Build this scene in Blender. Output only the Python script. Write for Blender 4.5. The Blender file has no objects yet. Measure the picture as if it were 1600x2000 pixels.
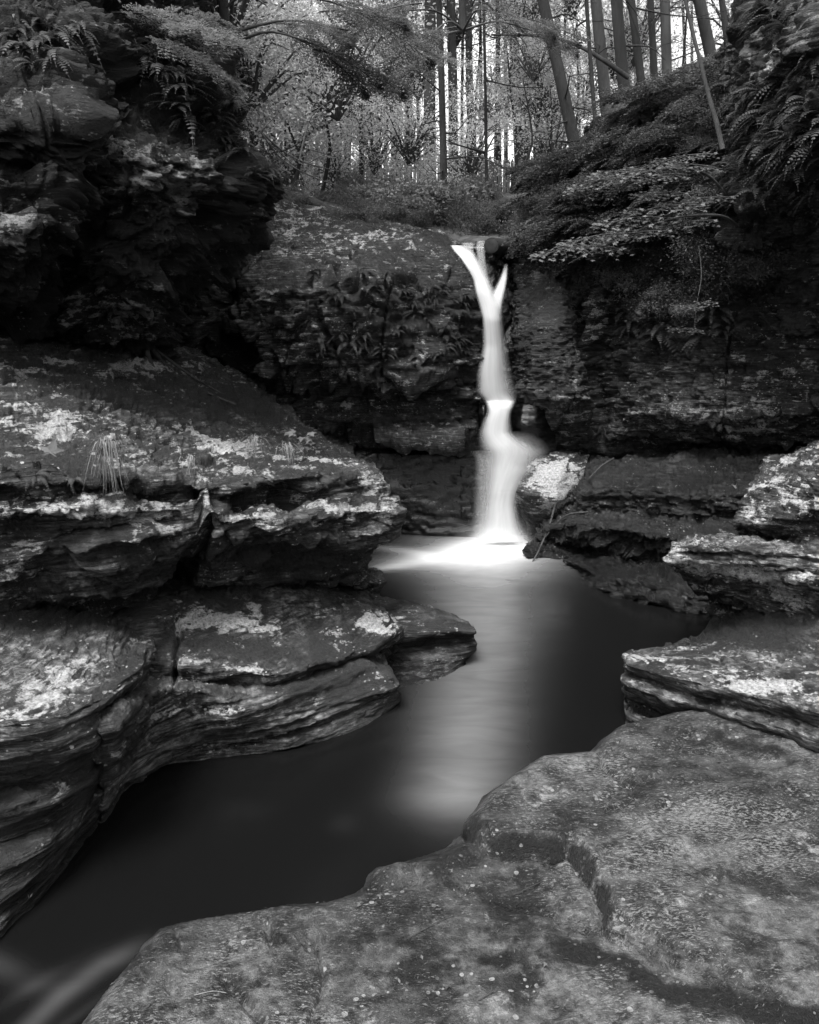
import bpy, math, random
import numpy as np
from mathutils import Vector, Matrix, Quaternion
sc = bpy.context.scene
COL = sc.collection
R = math.radians
# ---------------------------------------------------------------- camera
CAM = np.array([0.0, 0.0, 2.2]); PITCH = R(-12.0); F = 1600.0
cd = bpy.data.cameras.new("camera"); cam = bpy.data.objects.new("camera", cd); COL.objects.link(cam)
cd.sensor_fit = 'HORIZONTAL'; cd.sensor_width = 24.0; cd.lens = 24.0
cd.clip_start = 0.05; cd.clip_end = 1000
cam.location = CAM; cam.rotation_euler = (R(90) + PITCH, 0, 0)
sc.camera = cam
# ---------------------------------------------------------------- sky and sun
w = bpy.data.worlds.new("World"); sc.world = w; w.use_nodes = True
nt = w.node_tree; bg = nt.nodes['Background']
sky = nt.nodes.new('ShaderNodeTexSky'); sky.sky_type = 'NISHITA'; sky.sun_disc = False
sky.sun_elevation = R(64); sky.sun_rotation = R(-150); sky.air_density = 1.0; sky.dust_density = 3.0
bw = nt.nodes.new('ShaderNodeRGBToBW')            # black-and-white photograph: the sky has no hue
nt.links.new(sky.outputs[0], bw.inputs[0]); nt.links.new(bw.outputs[0], bg.inputs[0])
bg.inputs[1].default_value = 0.15
sl = bpy.data.lights.new("sun", 'SUN'); so = bpy.data.objects.new("sun", sl); COL.objects.link(so)
sl.energy = 1.5; sl.angle = R(25)
def aim_sun(elev, az):      # az clockwise from +Y
    d = Vector((math.sin(az) * math.cos(elev), math.cos(az) * math.cos(elev), math.sin(elev)))
    so.rotation_euler = d.to_track_quat('Z', 'Y').to_euler()
aim_sun(R(64), R(-150))
sc.view_settings.view_transform = 'Standard'; sc.view_settings.look = 'None'
sc.view_settings.exposure = 2.0; sc.view_settings.gamma = 1.0
sc.cycles.max_bounces = 6; sc.cycles.diffuse_bounces = 3; sc.cycles.glossy_bounces = 3
sc.cycles.transparent_max_bounces = 12; sc.cycles.transmission_bounces = 4
# ---------------------------------------------------------------- picture rays to points in the place
CP, SP = math.cos(PITCH), math.sin(PITCH)
def rays(px, py):
    px = np.asarray(px, float); py = np.asarray(py, float)
    u = (1000 - py) / F
    return np.stack([(px - 800) / F, CP - u * SP, SP + u * CP], -1)
def atY(px, py, Y):
    d = rays(px, py); return CAM + d * (np.asarray(Y) / d[..., 1])[..., None]
def atz(px, py, z):
    d = rays(px, py); return CAM + d * ((np.asarray(z) - 2.2) / d[..., 2])[..., None]
def proj(P):
    v = P - CAM; f = v[..., 1] * CP + v[..., 2] * SP; u = -v[..., 1] * SP + v[..., 2] * CP
    f = np.maximum(f, 1e-3)
    return 800 + F * v[..., 0] / f, 1000 - F * u / f
# ---------------------------------------------------------------- noise
def _h(i, j, k, s):
    n = (i.astype(np.int64) * 374761393 + j.astype(np.int64) * 668265263 + k.astype(np.int64) * 2147483647 + s * 974634777) & 0xffffffff
    n = ((n ^ (n >> 13)) * 1274126177) & 0xffffffff
    n = ((n ^ (n >> 16)) * 2246822519) & 0xffffffff
    return ((n ^ (n >> 15)) & 0xffff) / 65535.0
def vn(P, s=0):
    i = np.floor(P); f = P - i; i = i.astype(np.int64); f = f * f * f * (f * (f * 6 - 15) + 10)
    r = 0
    for a in (0, 1):
        wa = f[..., 0] if a else 1 - f[..., 0]
        for b in (0, 1):
            wb = f[..., 1] if b else 1 - f[..., 1]
            for c in (0, 1):
                wc = f[..., 2] if c else 1 - f[..., 2]
                r = r + wa * wb * wc * _h(i[..., 0] + a, i[..., 1] + b, i[..., 2] + c, s)
    return r * 2 - 1
def fbm(P, sc_=1.0, oct=4, s=0, gain=.5):
    r = 0; a = 1.0; t = 0
    P = P * np.asarray(sc_, float)
    for o in range(oct):
        r = r + a * vn(P + 17.3 * o, s + o); t += a; a *= gain; P = P * 2.03
    return r / t
def sstep(a, b, x):
    t = np.clip((x - a) / (b - a), 0, 1); return t * t * (3 - 2 * t)
def polydist(px, py, pts):
    d = np.full(np.shape(px), 1e9)
    for (x0, y0), (x1, y1) in zip(pts[:-1], pts[1:]):
        dx, dy = x1 - x0, y1 - y0; L = dx * dx + dy * dy + 1e-9
        t = np.clip(((px - x0) * dx + (py - y0) * dy) / L, 0, 1)
        d = np.minimum(d, np.hypot(px - x0 - t * dx, py - y0 - t * dy))
    return d
def inside(px, py, pts):
    c = np.zeros(np.shape(px), bool); n = len(pts)
    for i in range(n):
        x0, y0 = pts[i]; x1, y1 = pts[(i + 1) % n]
        if y0 == y1: continue
        c ^= ((y0 > py) != (y1 > py)) & (px < (x1 - x0) * (py - y0) / (y1 - y0) + x0)
    return c
def sdf(px, py, pts):
    d = polydist(px, py, list(pts) + [pts[0]]); return np.where(inside(px, py, pts), d, -d)
def blob(px, py, cx, cy, rx, ry, a=0):
    c, s = math.cos(R(a)), math.sin(R(a)); x = (px - cx) * c + (py - cy) * s; y = -(px - cx) * s + (py - cy) * c
    return np.exp(-((x / rx) ** 2 + (y / ry) ** 2))
# ---------------------------------------------------------------- objects
def tag(o, label=None, cat=None, group=None, kind=None):
    if label: o['label'] = label
    if cat: o['category'] = cat
    if group: o['group'] = group
    if kind: o['kind'] = kind
    return o
def link(o, parent=None):
    COL.objects.link(o)
    if parent is not None: o.parent = parent
    return o
def mesh(name, V, Fc, mat=None, parent=None, smooth=True, cols=None, uv=None, origin=None):
    """V (n,3); Fc an (m,k) array or a list of such arrays; cols (n,3) stored as colour attribute 'mask'."""
    V = np.asarray(V, np.float32)
    if origin is not None: V = V - np.asarray(origin, np.float32)
    Fs = [np.asarray(f) for f in (Fc if isinstance(Fc, (list, tuple)) else [Fc]) if len(f)]
    m = bpy.data.meshes.new(name)
    nl = sum(f.size for f in Fs); nf = sum(len(f) for f in Fs)
    m.vertices.add(len(V)); m.vertices.foreach_set('co', V.ravel())
    m.loops.add(nl); m.polygons.add(nf)
    vi = np.concatenate([f.ravel() for f in Fs]).astype(np.int32)
    m.loops.foreach_set('vertex_index', vi)
    st = []; a = 0
    for f in Fs:
        st.append(a + np.arange(len(f)) * f.shape[1]); a += f.size
    m.polygons.foreach_set('loop_start', np.concatenate(st).astype(np.int32))
    m.update(calc_edges=True)
    m.polygons.foreach_set('use_smooth', np.full(nf, smooth))
    if cols is not None:
        c = np.ones((len(V), 4), np.float32); c[:, :3] = cols
        at = m.color_attributes.new('mask', 'FLOAT_COLOR', 'POINT'); at.data.foreach_set('color', c.ravel())
    if uv is not None:
        l = m.uv_layers.new(name='UVMap'); l.data.foreach_set('uv', np.asarray(uv, np.float32)[vi].ravel())
    if mat: m.materials.append(mat)
    m.validate()
    o = bpy.data.objects.new(name, m)
    if origin is not None: o.location = [float(q) for q in origin]
    return link(o, parent)
def empty(name, loc, **k):
    o = bpy.data.objects.new(name, None); o.location = [float(q) for q in loc]; o.empty_display_size = .1
    return tag(link(o), **k)
def grid_faces(nr, nc):
    i = np.arange(nr * nc).reshape(nr, nc)
    return np.stack([i[:-1, :-1], i[:-1, 1:], i[1:, 1:], i[1:, :-1]], -1).reshape(-1, 4)
# ---------------------------------------------------------------- materials
def newmat(name):
    m = bpy.data.materials.new(name); m.use_nodes = True; n = m.node_tree
    return m, n, n.nodes['Principled BSDF']
class NB:
    def __init__(s, nt): s.nt = nt
    def n(s, t, **k):
        o = s.nt.nodes.new(t)
        for a, b in k.items():
            if a.startswith('i_'):
                o.inputs[a[2:].replace('_', ' ')].default_value = b
            else: setattr(o, a, b)
        return o
    def l(s, a, b): s.nt.links.new(a, b)
    def math(s, op, a, b=None, c=None, clamp=False):
        o = s.nt.nodes.new('ShaderNodeMath'); o.operation = op; o.use_clamp = clamp
        for i, v in enumerate((a, b, c)):
            if v is None: continue
            if isinstance(v, (int, float)): o.inputs[i].default_value = v
            else: s.l(v, o.inputs[i])
        return o.outputs[0]
    def ss(s, v, a, b):
        o = s.nt.nodes.new('ShaderNodeMapRange'); o.interpolation_type = 'SMOOTHSTEP'
        if isinstance(v, (int, float)): o.inputs[0].default_value = v
        else: s.l(v, o.inputs[0])
        for i, q in ((1, a), (2, b)):
            if isinstance(q, (int, float)): o.inputs[i].default_value = q
            else: s.l(q, o.inputs[i])
        return o.outputs[0]
    def mix(s, f, a, b):
        o = s.nt.nodes.new('ShaderNodeMix'); o.data_type = 'FLOAT'
        for i, v in ((0, f), (2, a), (3, b)):
            if isinstance(v, (int, float)): o.inputs[i].default_value = v
            else: s.l(v, o.inputs[i])
        return o.outputs[0]
    def noise(s, vec, scale, detail=6, rough=.6, dist=0.0):
        o = s.n('ShaderNodeTexNoise'); o.inputs['Scale'].default_value = scale; o.inputs['Detail'].default_value = detail
        o.inputs['Roughness'].default_value = rough; o.inputs['Distortion'].default_value = dist
        s.l(vec, o.inputs['Vector']); return o.outputs['Fac']
    def scale(s, vec, sx, sy, sz, loc=(0, 0, 0), rot=(0, 0, 0)):
        o = s.n('ShaderNodeMapping'); o.inputs['Scale'].default_value = (sx, sy, sz)
        o.inputs['Location'].default_value = loc; o.inputs['Rotation'].default_value = rot
        s.l(vec, o.inputs['Vector']); return o.outputs[0]
def rock_mat(name, dark=.02, mid=.08, light=.2, lich=.35, lichcol=.55, lscale=5.0, stretch=7.0, moss=.45, mosscol=.03,
             bump=.5, rough=.75, speck=.5, seed=0.0, fleck=0.0, lz=.5):
    """banded stone with lichen crusts, specks and moss; vertex mask R=lichen, G=moss (with painted shade at the slab step), B=wet"""
    m, nt, bs = newmat(name); b = NB(nt)
    tc = b.n('ShaderNodeNewGeometry').outputs['Position']
    P = b.scale(tc, 1, 1, 1, loc=(seed, seed * .7, seed * .3))
    S = b.scale(P, 1, 1, stretch, rot=(R(4), R(-5), 0))
    at = b.n('ShaderNodeAttribute', attribute_name='mask'); sep = b.n('ShaderNodeSeparateColor'); b.l(at.outputs['Color'], sep.inputs[0])
    mR, mG, mB = sep.outputs[0], sep.outputs[1], sep.outputs[2]
    big = b.noise(P, .9, 5, .6, .3); bands = b.noise(S, 2.2, 7, .65); fine = b.noise(P, 22, 5, .7); mid_ = b.noise(P, 5, 6, .65)
    t = b.math('ADD', b.math('MULTIPLY', bands, .5), b.math('MULTIPLY', mid_, .5))
    t = b.ss(t, .36, .64)
    thin = b.noise(b.scale(P, 1, 1, stretch * 2.2, rot=(R(4), R(-5), 0)), 5.5, 5, .7)
    c = b.mix(t, dark, mid)
    t2 = b.ss(b.math('ADD', b.math('MULTIPLY', big, .55), b.math('MULTIPLY', fine, .45)), .47, .66)
    c = b.mix(t2, c, light)
    c = b.math('MULTIPLY', c, b.mix(b.ss(thin, .40, .60), .22, 1.6))
    base_c = c
    # moss
    mo = b.math('ADD', b.noise(P, 2.3, 7, .7), b.math('MULTIPLY', mG, .55))
    mf = b.ss(mo, 1.0 - moss - .1, 1.0 - moss + .12)
    mc = b.math('MULTIPLY', b.math('ADD', b.math('POWER', b.noise(P, 70, 5, .8), 2.0), .05), mosscol * 3.2)
    c = b.mix(mf, c, mc)
    # lichen crusts
    L = b.scale(P, 1, 1, 1 + (stretch - 1) * lz * .5, loc=(3.1, 1.7, 5.5))
    lo = b.math('ADD', b.noise(L, lscale, 8, .68, .35), b.math('MULTIPLY', mR, .34))
    lo = b.math('ADD', lo, b.math('MULTIPLY', b.math('SUBTRACT', fine, .5), .38))
    lo = b.math('ADD', lo, b.math('MULTIPLY', b.math('SUBTRACT', thin, .5), .30))
    lf = b.ss(lo, 1.0 - lich - .02, 1.0 - lich + .05)
    lv = b.math('MULTIPLY', lichcol, b.ss(b.noise(P, 55, 6, .7), .15, .72))
    c = b.mix(b.math('MULTIPLY', lf, .92), c, lv)
    # pale specks
    vo = b.n('ShaderNodeTexVoronoi', i_Scale=34.0); b.l(b.scale(P, 1, 1, 1.6), vo.inputs['Vector'])
    gate = b.ss(b.math('ADD', b.noise(P, 3.3, 4, .6), b.math('MULTIPLY', mR, .2)), .6 - speck * .2, .68 - speck * .1)
    csep = b.n('ShaderNodeSeparateColor'); b.l(vo.outputs['Color'], csep.inputs[0])
    sp = b.math('MULTIPLY', b.math('LESS_THAN', vo.outputs['Distance'], b.math('MULTIPLY', csep.outputs[0], .36)), gate)
    sp = b.math('MULTIPLY', sp, b.ss(csep.outputs[1], .35, .6))
    c = b.mix(b.math('MULTIPLY', sp, .85), c, lichcol * .9)
    if fleck > 0:          # short pale scratches running along the bedding
        fl = b.noise(b.scale(P, 12, 34, 9, rot=(0, 0, R(24))), 4.0, 6, .8, .2)
        ff = b.ss(b.math('ADD', fl, b.math('MULTIPLY', b.math('SUBTRACT', b.noise(P, 1.7, 5, .6), .5), .5)), .55, .60)
        c = b.mix(b.math('MULTIPLY', b.math('MULTIPLY', ff, fleck), b.math('SUBTRACT', 1.0, b.math('MULTIPLY', mf, .85))), c, lichcol * .75)
        fd = b.ss(b.noise(b.scale(P, 9, 34, 9, rot=(0, 0, R(30)), loc=(5, 3, 2)), 2.2, 6, .7, .5), .60, .70)
        c = b.mix(b.math('MULTIPLY', fd, .55), c, dark)
    c = b.math('MULTIPLY', c, b.mix(mB, 1.0, .45))
    cc = b.n('ShaderNodeCombineColor')
    for i in range(3): b.l(c, cc.inputs[i])
    b.l(cc.outputs[0], bs.inputs['Base Color'])
    b.l(b.mix(mB, b.mix(fine, rough - .25, rough + .15), .25), bs.inputs['Roughness'])
    bs.inputs['Specular IOR Level'].default_value = .35
    h = b.math('ADD', b.math('ADD', b.math('MULTIPLY', b.noise(S, 9, 6, .7), .35), b.math('MULTIPLY', thin, .45)), b.math('MULTIPLY', b.noise(P, 28, 5, .75), .4))
    h = b.math('ADD', h, b.math('MULTIPLY', b.noise(P, 130, 4, .75), .16)); h = b.math('ADD', h, b.math('MULTIPLY', lf, .06)); h = b.math('ADD', h, b.math('MULTIPLY', b.math('MULTIPLY', mf, b.noise(P, 160, 3, .7)), .6))
    bp = b.n('ShaderNodeBump', i_Strength=bump, i_Distance=.06); b.l(h, bp.inputs['Height']); b.l(bp.outputs[0], bs.inputs['Normal'])
    return m
def plain_mat(name, v, var=.35, scale=8., rough=.7, bump=.3, sz=1.0, bscale=30., trans=0.0, bdist=.01, spec=.3):
    m, nt, bs = newmat(name); b = NB(nt)
    tc = b.n('ShaderNodeTexCoord').outputs['Object']; P = b.scale(tc, 1, 1, sz)
    oi = b.n('ShaderNodeObjectInfo')
    f = b.ss(b.noise(P, scale, 6, .65), .3, .7)
    c = b.mix(f, v * (1 - var), v * (1 + var))
    c = b.math('MULTIPLY', c, b.math('ADD', b.math('MULTIPLY', oi.outputs['Random'], .5), .75))
    cc = b.n('ShaderNodeCombineColor')
    for i in range(3): b.l(c, cc.inputs[i])
    b.l(cc.outputs[0], bs.inputs['Base Color']); bs.inputs['Roughness'].default_value = rough
    bs.inputs['Specular IOR Level'].default_value = spec
    if bump:
        bp = b.n('ShaderNodeBump', i_Strength=bump, i_Distance=bdist); b.l(b.noise(P, bscale, 6, .7), bp.inputs['Height']); b.l(bp.outputs[0], bs.inputs['Normal'])
    if trans > 0:
        tr = b.n('ShaderNodeBsdfTranslucent'); b.l(cc.outputs[0], tr.inputs[0]); mx = b.n('ShaderNodeMixShader'); mx.inputs[0].default_value = trans
        out = nt.nodes['Material Output']; b.l(bs.outputs[0], mx.inputs[1]); b.l(tr.outputs[0], mx.inputs[2]); b.l(mx.outputs[0], out.inputs[0])
    return m
# ---------------------------------------------------------------- rock builder
GRIDS = {}      # name -> (P, N, px, py) for planting things on the rock
def resample(pts, W, n, by='len'):
    pts = np.asarray(pts, float)
    if by == 'x': t = np.maximum.accumulate(pts[:, 0] + np.arange(len(pts)) * 1e-3)
    else:
        t = np.concatenate([[0], np.cumsum(np.hypot(np.diff(pts[:, 0]), np.diff(pts[:, 1])) + 1e-3)])
    t = (t - t[0]) / (t[-1] - t[0])
    s = np.linspace(0, 1, n)
    return np.stack([np.interp(s, t, W[:, k]) for k in range(3)], -1)
def strata(P, th, seed, irr=.35, block=1.0):
    """broken bedding: each bed is cut by joints into blocks with their own stand-off"""
    z = P[..., 2] - .09 * P[..., 0] + .05 * P[..., 1] + .9 * th * fbm(P, 1.1, 4, seed) + .35 * th * fbm(P, 5, 3, seed + 2)
    q = z / th + irr * fbm(P, 2.2 / max(th * 4, .3), 3, seed + 5)
    q = q + .22 * np.sin(q * 1.7 + seed) + .15 * np.sin(q * .61 + 2 * seed)
    i = np.floor(q); f = q - i
    wb = 2.6 * th
    ju = P[..., 0] / wb + 1.1 * fbm(P, .8 / wb, 3, seed + 15); jv = P[..., 1] / wb + 1.1 * fbm(P, .8 / wb, 3, seed + 16)
    def lay(k):
        A = np.stack([P[..., 0] * 1.5, P[..., 1] * 1.5, k * 7.77], -1)
        a = np.tanh(2.0 * (vn(A, seed + 11) * .6 + .4 * vn(A * 3.1 + 5, seed + 12)))
        u = ju + k * 3.37; v = jv + k * 1.91; iu, iv = np.floor(u), np.floor(v); fu, fv = sstep(.80, 1, u - iu), sstep(.80, 1, v - iv)
        h = 0
        for du in (0, 1):
            for dv in (0, 1):
                h = h + (fu if du else 1 - fu) * (fv if dv else 1 - fv) * (_h((iu + du).astype(np.int64), (iv + dv).astype(np.int64), k.astype(np.int64), seed) * 2 - 1)
        return (1.1 - .6 * block) * a + .75 * block * h
    a0, a1 = lay(i), lay(i + 1)
    t = sstep(.82, 1.0, f)
    notch = np.exp(-((f - .95) / .06) ** 2) * sstep(-.3, .3, fbm(P, 2.5, 2, seed + 8))
    return a0 * (1 - t) + a1 * t - .55 * notch
def normals(G):
    du = np.gradient(G, axis=1); dv = np.gradient(G, axis=0)
    N = np.cross(du, dv); N /= np.linalg.norm(N, axis=-1, keepdims=True) + 1e-9
    return N
def smooth(G, k):
    for _ in range(k):
        H = G.copy()
        H[1:-1] = (G[:-2] + 2 * G[1:-1] + G[2:]) / 4
        G = H.copy(); G[:, 1:-1] = (H[:, :-2] + 2 * H[:, 1:-1] + H[:, 2:]) / 4
    return G
def loft(name, rows, mat, step=3.6, by='len', sm=4, amp=.05, th=.11, fine=.012, lump=.03, seed=0, wl=None, wr=None,
         cracks=(), masks=None, cap=True, feat=None, terr=.035, joints=1.0, block=1.0, ampf=None, maxn=620, **tags):
    # key rows in the place
    K = []; prev = None
    for r in rows:
        if r[0] == 'o': W = prev + np.array(r[1:], float)
        else:
            p = np.array(r[1], float)
            W0 = atY(p[:, 0], p[:, 1], p[:, 2]) if r[0] == 'Y' else atz(p[:, 0], p[:, 1], p[:, 2])
            W = resample(p, W0, 160, by)
        K.append(W); prev = W
    K = np.array(K)
    qx, qy = proj(K)
    nc = int(min(maxn, max(24, np.max(np.sum(np.hypot(np.diff(qx, axis=1), np.diff(qy, axis=1)), axis=1)) / step)))
    s = np.linspace(0, 159, nc); i0 = np.clip(s.astype(int), 0, 158); f = (s - i0)[None, :, None]
    K = K[:, i0] * (1 - f) + K[:, i0 + 1] * f
    for wv, side in ((wl, 0), (wr, 1)):         # turn the ends of the rock away from the viewer
        if wv is None: continue
        n = 26 if wv == 'b' else 64; t = np.linspace(0, 1, n + 1)[1:]
        e = K[:, 0] if side == 0 else K[:, -1]
        if wv == 'b':
            q = np.clip(1 - np.arange(len(e)) / (len(e) * .5), 0, 1); T = e.copy(); T[:, :2] = e[0, :2]; T[:, 2] += (e[0, 2] - e[:, 2]) * q
            T[:, 2] = np.minimum(T[:, 2], e[0, 2]); E = e[:, None, :] + t[None, :, None] * (T - e)[:, None, :]
        else:
            E = e[:, None, :] + t[None, :, None] * np.array(wv)[None, None, :]
        K = np.concatenate([E[:, ::-1], K], 1) if side == 0 else np.concatenate([K, E], 1)
    G = [K[0][None]]
    for a, b_ in zip(K[:-1], K[1:]):
        ax, ay = proj(a); bx, by_ = proj(b_)
        d = max(np.percentile(np.hypot(ax - bx, ay - by_), 85), np.median(np.linalg.norm(a - b_, axis=1)) * 60)
        n = int(np.clip(d / step, 3, 90)); t = np.linspace(0, 1, n + 1)[1:, None, None]
        G.append(a[None] * (1 - t) + b_[None] * t)
    G = np.concatenate(G, 0); G = smooth(G, sm)
    px, py = proj(G); N = normals(G)
    if np.mean(np.sum(N * (CAM - G), -1)) < 0: N = -N
    steep = 1 - .5 * np.clip(N[..., 2], 0, 1) ** 2
    mod = np.clip(.75 + 1.3 * fbm(G, .7, 3, seed + 60), .15, 1.8)
    if ampf: steep = steep * ampf(px, py)
    D = amp * steep * mod * strata(G, th, seed, .35, block) + amp * .5 * steep * strata(G, th * .37, seed + 40, .35, block) + amp * .22 * steep * strata(G, th * .15, seed + 43, .35, block) + lump * fbm(G, 1.6, 4, seed + 70)
    D = D + fine * (1 - 2.2 * np.abs(fbm(G, (7, 7, 18), 4, seed + 90, .6)))
    jt = fbm(G, (1.1, 1.1, .22), 3, seed + 95); D = D - joints * amp * 1.1 * steep * np.exp(-(jt / .016) ** 2)
    up = np.clip(N[..., 2], 0, 1) ** 1.5
    for tt, sd in ((terr, 101), (terr * .4, 105)):      # thin beds weathered into little terraces on the tops
        q = (G[..., 2] - .09 * G[..., 0] + 2.2 * tt * fbm(G, (1.6, 1.6, 1), 4, seed + sd) + .8 * tt * fbm(G, 7, 3, seed + sd + 1)) / tt; f_ = q - np.floor(q)
        D = D + up * (sstep(.86, 1, f_) - f_) * tt * .8
    D = D + up * .004 * (1 - 3 * np.abs(fbm(G, (4, 9, 9), 4, seed + 109, .6)))
    wob = 5 * fbm(G, 6, 3, seed + 33)
    for pts, wd, dep in cracks:
        D = D - dep * np.exp(-(polydist(px + wob, py + wob, pts) / wd) ** 2)
    if feat: D = D + feat(px + wob, py + wob, G)
    G = G + N * D[..., None]
    cols = np.zeros(G.shape)
    cols[..., 1] += .08 * np.clip(N[..., 2], 0, 1)
    if masks:
        for k, v in masks(px, py, G).items(): cols[..., 'RGB'.index(k)] += v
    cols[..., 2] += .85 * sstep(.16, .03, G[..., 2] + .05 * fbm(G, 4, 3, seed + 120))      # wet band at the waterline
    cols = np.clip(cols, -1, 2)
    nr, ncc = G.shape[:2]; V = G.reshape(-1, 3); Fc = [grid_faces(nr, ncc)]
    cv = cols.reshape(-1, 3)
    if cap:
        for c in (0, ncc - 1):
            ctr = G[:, c].mean(0); k = len(V); V = np.vstack([V, ctr]); cv = np.vstack([cv, cv[c]])
            i = np.arange(nr) * ncc + c
            Fc.append(np.stack([i[:-1], i[1:], np.full(nr - 1, k)], -1))
    N2 = normals(G)
    if np.mean(np.sum(N2 * (CAM - G), -1)) < 0: N2 = -N2
    qx, qy = proj(G)
    GRIDS.setdefault(name, []).append((G.reshape(-1, 3), N2.reshape(-1, 3), qx.ravel(), qy.ravel()))
    mn, mx = V.min(0), V.max(0)
    o = mesh(name, V, Fc, mat, cols=cv, origin=((mn[0] + mx[0]) / 2, (mn[1] + mx[1]) / 2, mn[2]))
    return tag(o, **tags)
# ---------------------------------------------------------------- stone materials
M_left = rock_mat('layered ledge stone', .007, .06, .20, lich=.405, lichcol=.52, lscale=4.2, moss=.47, mosscol=.03, seed=1.0, bump=1.0, rough=.6)
M_tier = rock_mat('water worn ledge stone', .007, .055, .20, lich=.37, lichcol=.52, lscale=3.6, stretch=6, moss=.43, mosscol=.03, seed=4.0, bump=.9, rough=.6)
M_near = rock_mat('near rounded stone', .008, .06, .22, lich=.36, lichcol=.46, lscale=4.5, stretch=9, moss=.44, mosscol=.03, seed=7.3, bump=.9, rough=.6)
M_slab = rock_mat('flat slab stone', .012, .036, .085, lich=.33, lichcol=.27, lscale=3.0, stretch=1, moss=.33, mosscol=.014, seed=2.2, bump=1.0, rough=.62, fleck=.7, lz=0)
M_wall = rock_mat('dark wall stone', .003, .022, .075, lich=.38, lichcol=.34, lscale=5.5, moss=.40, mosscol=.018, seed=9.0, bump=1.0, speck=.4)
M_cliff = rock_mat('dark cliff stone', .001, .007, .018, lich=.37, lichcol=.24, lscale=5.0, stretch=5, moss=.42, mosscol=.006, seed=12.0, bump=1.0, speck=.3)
M_right = rock_mat('lichened right stone', .007, .05, .18, lich=.40, lichcol=.5, lscale=4.0, stretch=5, moss=.40, mosscol=.03, seed=15.0, bump=1.0, speck=.8, rough=.6)
M_dark = rock_mat('dark wet stone', .004, .017, .045, lich=.33, lichcol=.28, lscale=5.0, stretch=5, moss=.42, mosscol=.02, seed=18.0, bump=1.0, speck=.35, rough=.6)
M_wallc = rock_mat('layered wall stone', .003, .03, .11, lich=.39, lichcol=.42, lscale=5.5, moss=.42, mosscol=.018, seed=25.0, bump=1.0, speck=.4, rough=.6)
M_smooth = rock_mat('smooth wet stone', .004, .012, .024, lich=.2, lichcol=.3, lscale=5.0, stretch=3, moss=.35, mosscol=.015, seed=21.0, bump=.35, speck=0, rough=.45)
# ---------------------------------------------------------------- ground (one sheet) and hills
def ground_h(x, y):
    x = np.asarray(x, float); y = np.asarray(y, float)
    back = np.interp(y, [9.9, 10.3, 11.5, 14, 17.5, 21, 30, 60, 300], [-.9, 2.75, 3.1, 4.0, 4.95, 5.5, 6.2, 8.0, 14])
    L = np.interp(-x, [3.2, 4.4, 6, 20, 300], [-.9, 4.3, 4.9, 6.5, 12]) + np.interp(y, [-5, 4, 9, 14], [-.5, 0, 0, -1.2]) * (x < -3.2)
    Rr = np.interp(x - np.interp(y, [5, 9.5, 11.5, 13, 30], [1.6, 1.4, .3, -.4, 3]), [2.9, 3.9, 6, 20, 300], [-.9, 4.6, 5.9, 8, 14])
    P = np.stack([x, y, x * 0], -1)
    h = np.maximum(np.maximum(back, np.where(x < 0, L, -9)), np.where(x > 0, Rr, -9))
    return h + (h > 0) * (.25 * fbm(P, .5, 4, 3) + .05 * fbm(P, 3, 3, 5))
def axis(lo, mid0, mid1, hi, fine, n):
    a = np.arange(mid0, mid1, fine); g = np.geomspace(fine, hi - mid1, n); b = np.geomspace(fine, mid0 - lo, n)
    return np.concatenate([(mid0 - b)[::-1], a, mid1 + g])
gx = axis(-300, -9, 9, 300, .14, 26); gy = axis(-60, -2, 26, 300, .14, 24)
GX, GY = np.meshgrid(gx, gy); GZ = ground_h(GX, GY)
M_soil = plain_mat('leaf litter and dark soil', .05, .7, 6, .95, .9, 1, 26, bdist=.05)
V = np.stack([GX, GY, GZ], -1).reshape(-1, 3)
o = mesh('ground', V, grid_faces(*GX.shape)[:, ::-1], M_soil); tag(o, kind='structure')
# ---------------------------------------------------------------- water
def foam_glow_f(px, py):
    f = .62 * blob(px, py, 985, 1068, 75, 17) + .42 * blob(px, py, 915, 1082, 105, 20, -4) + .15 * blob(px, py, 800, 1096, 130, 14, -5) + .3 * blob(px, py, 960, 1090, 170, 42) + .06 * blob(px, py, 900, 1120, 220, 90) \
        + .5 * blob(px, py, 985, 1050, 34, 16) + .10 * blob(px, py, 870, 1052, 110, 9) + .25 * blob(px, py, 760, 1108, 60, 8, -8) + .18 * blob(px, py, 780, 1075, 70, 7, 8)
    f = f + .16 * blob(px, py, 950, 1180, 130, 130) + .13 * blob(px, py, 930, 1310, 120, 170) + .19 * blob(px, py, 905, 1480, 120, 150) + .10 * blob(px, py, 880, 1560, 130, 50)  # reflected glow down the middle of the pool, painted in as paler water
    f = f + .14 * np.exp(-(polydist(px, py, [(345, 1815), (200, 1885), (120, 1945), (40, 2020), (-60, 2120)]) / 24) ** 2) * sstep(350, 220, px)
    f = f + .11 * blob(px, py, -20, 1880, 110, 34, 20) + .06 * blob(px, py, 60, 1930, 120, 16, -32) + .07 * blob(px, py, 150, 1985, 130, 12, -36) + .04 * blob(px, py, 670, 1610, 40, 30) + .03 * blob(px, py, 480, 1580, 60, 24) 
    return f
wx = np.linspace(-4.2, 5.0, 460); wy = np.linspace(-1.0, 10.2, 560)
WX, WY = np.meshgrid(wx, wy)
WP = np.stack([WX, WY, 0 * WX], -1)
WP[..., 2] = .002 * fbm(WP, (1.4, 1.0, 1), 3, 8)
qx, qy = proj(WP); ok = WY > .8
fo = np.where(ok, foam_glow_f(qx, qy), 0)
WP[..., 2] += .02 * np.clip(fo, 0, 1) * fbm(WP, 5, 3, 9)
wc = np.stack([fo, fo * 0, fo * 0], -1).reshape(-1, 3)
M_water, nt_, bs = newmat('dark stream water'); b = NB(nt_)
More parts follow.
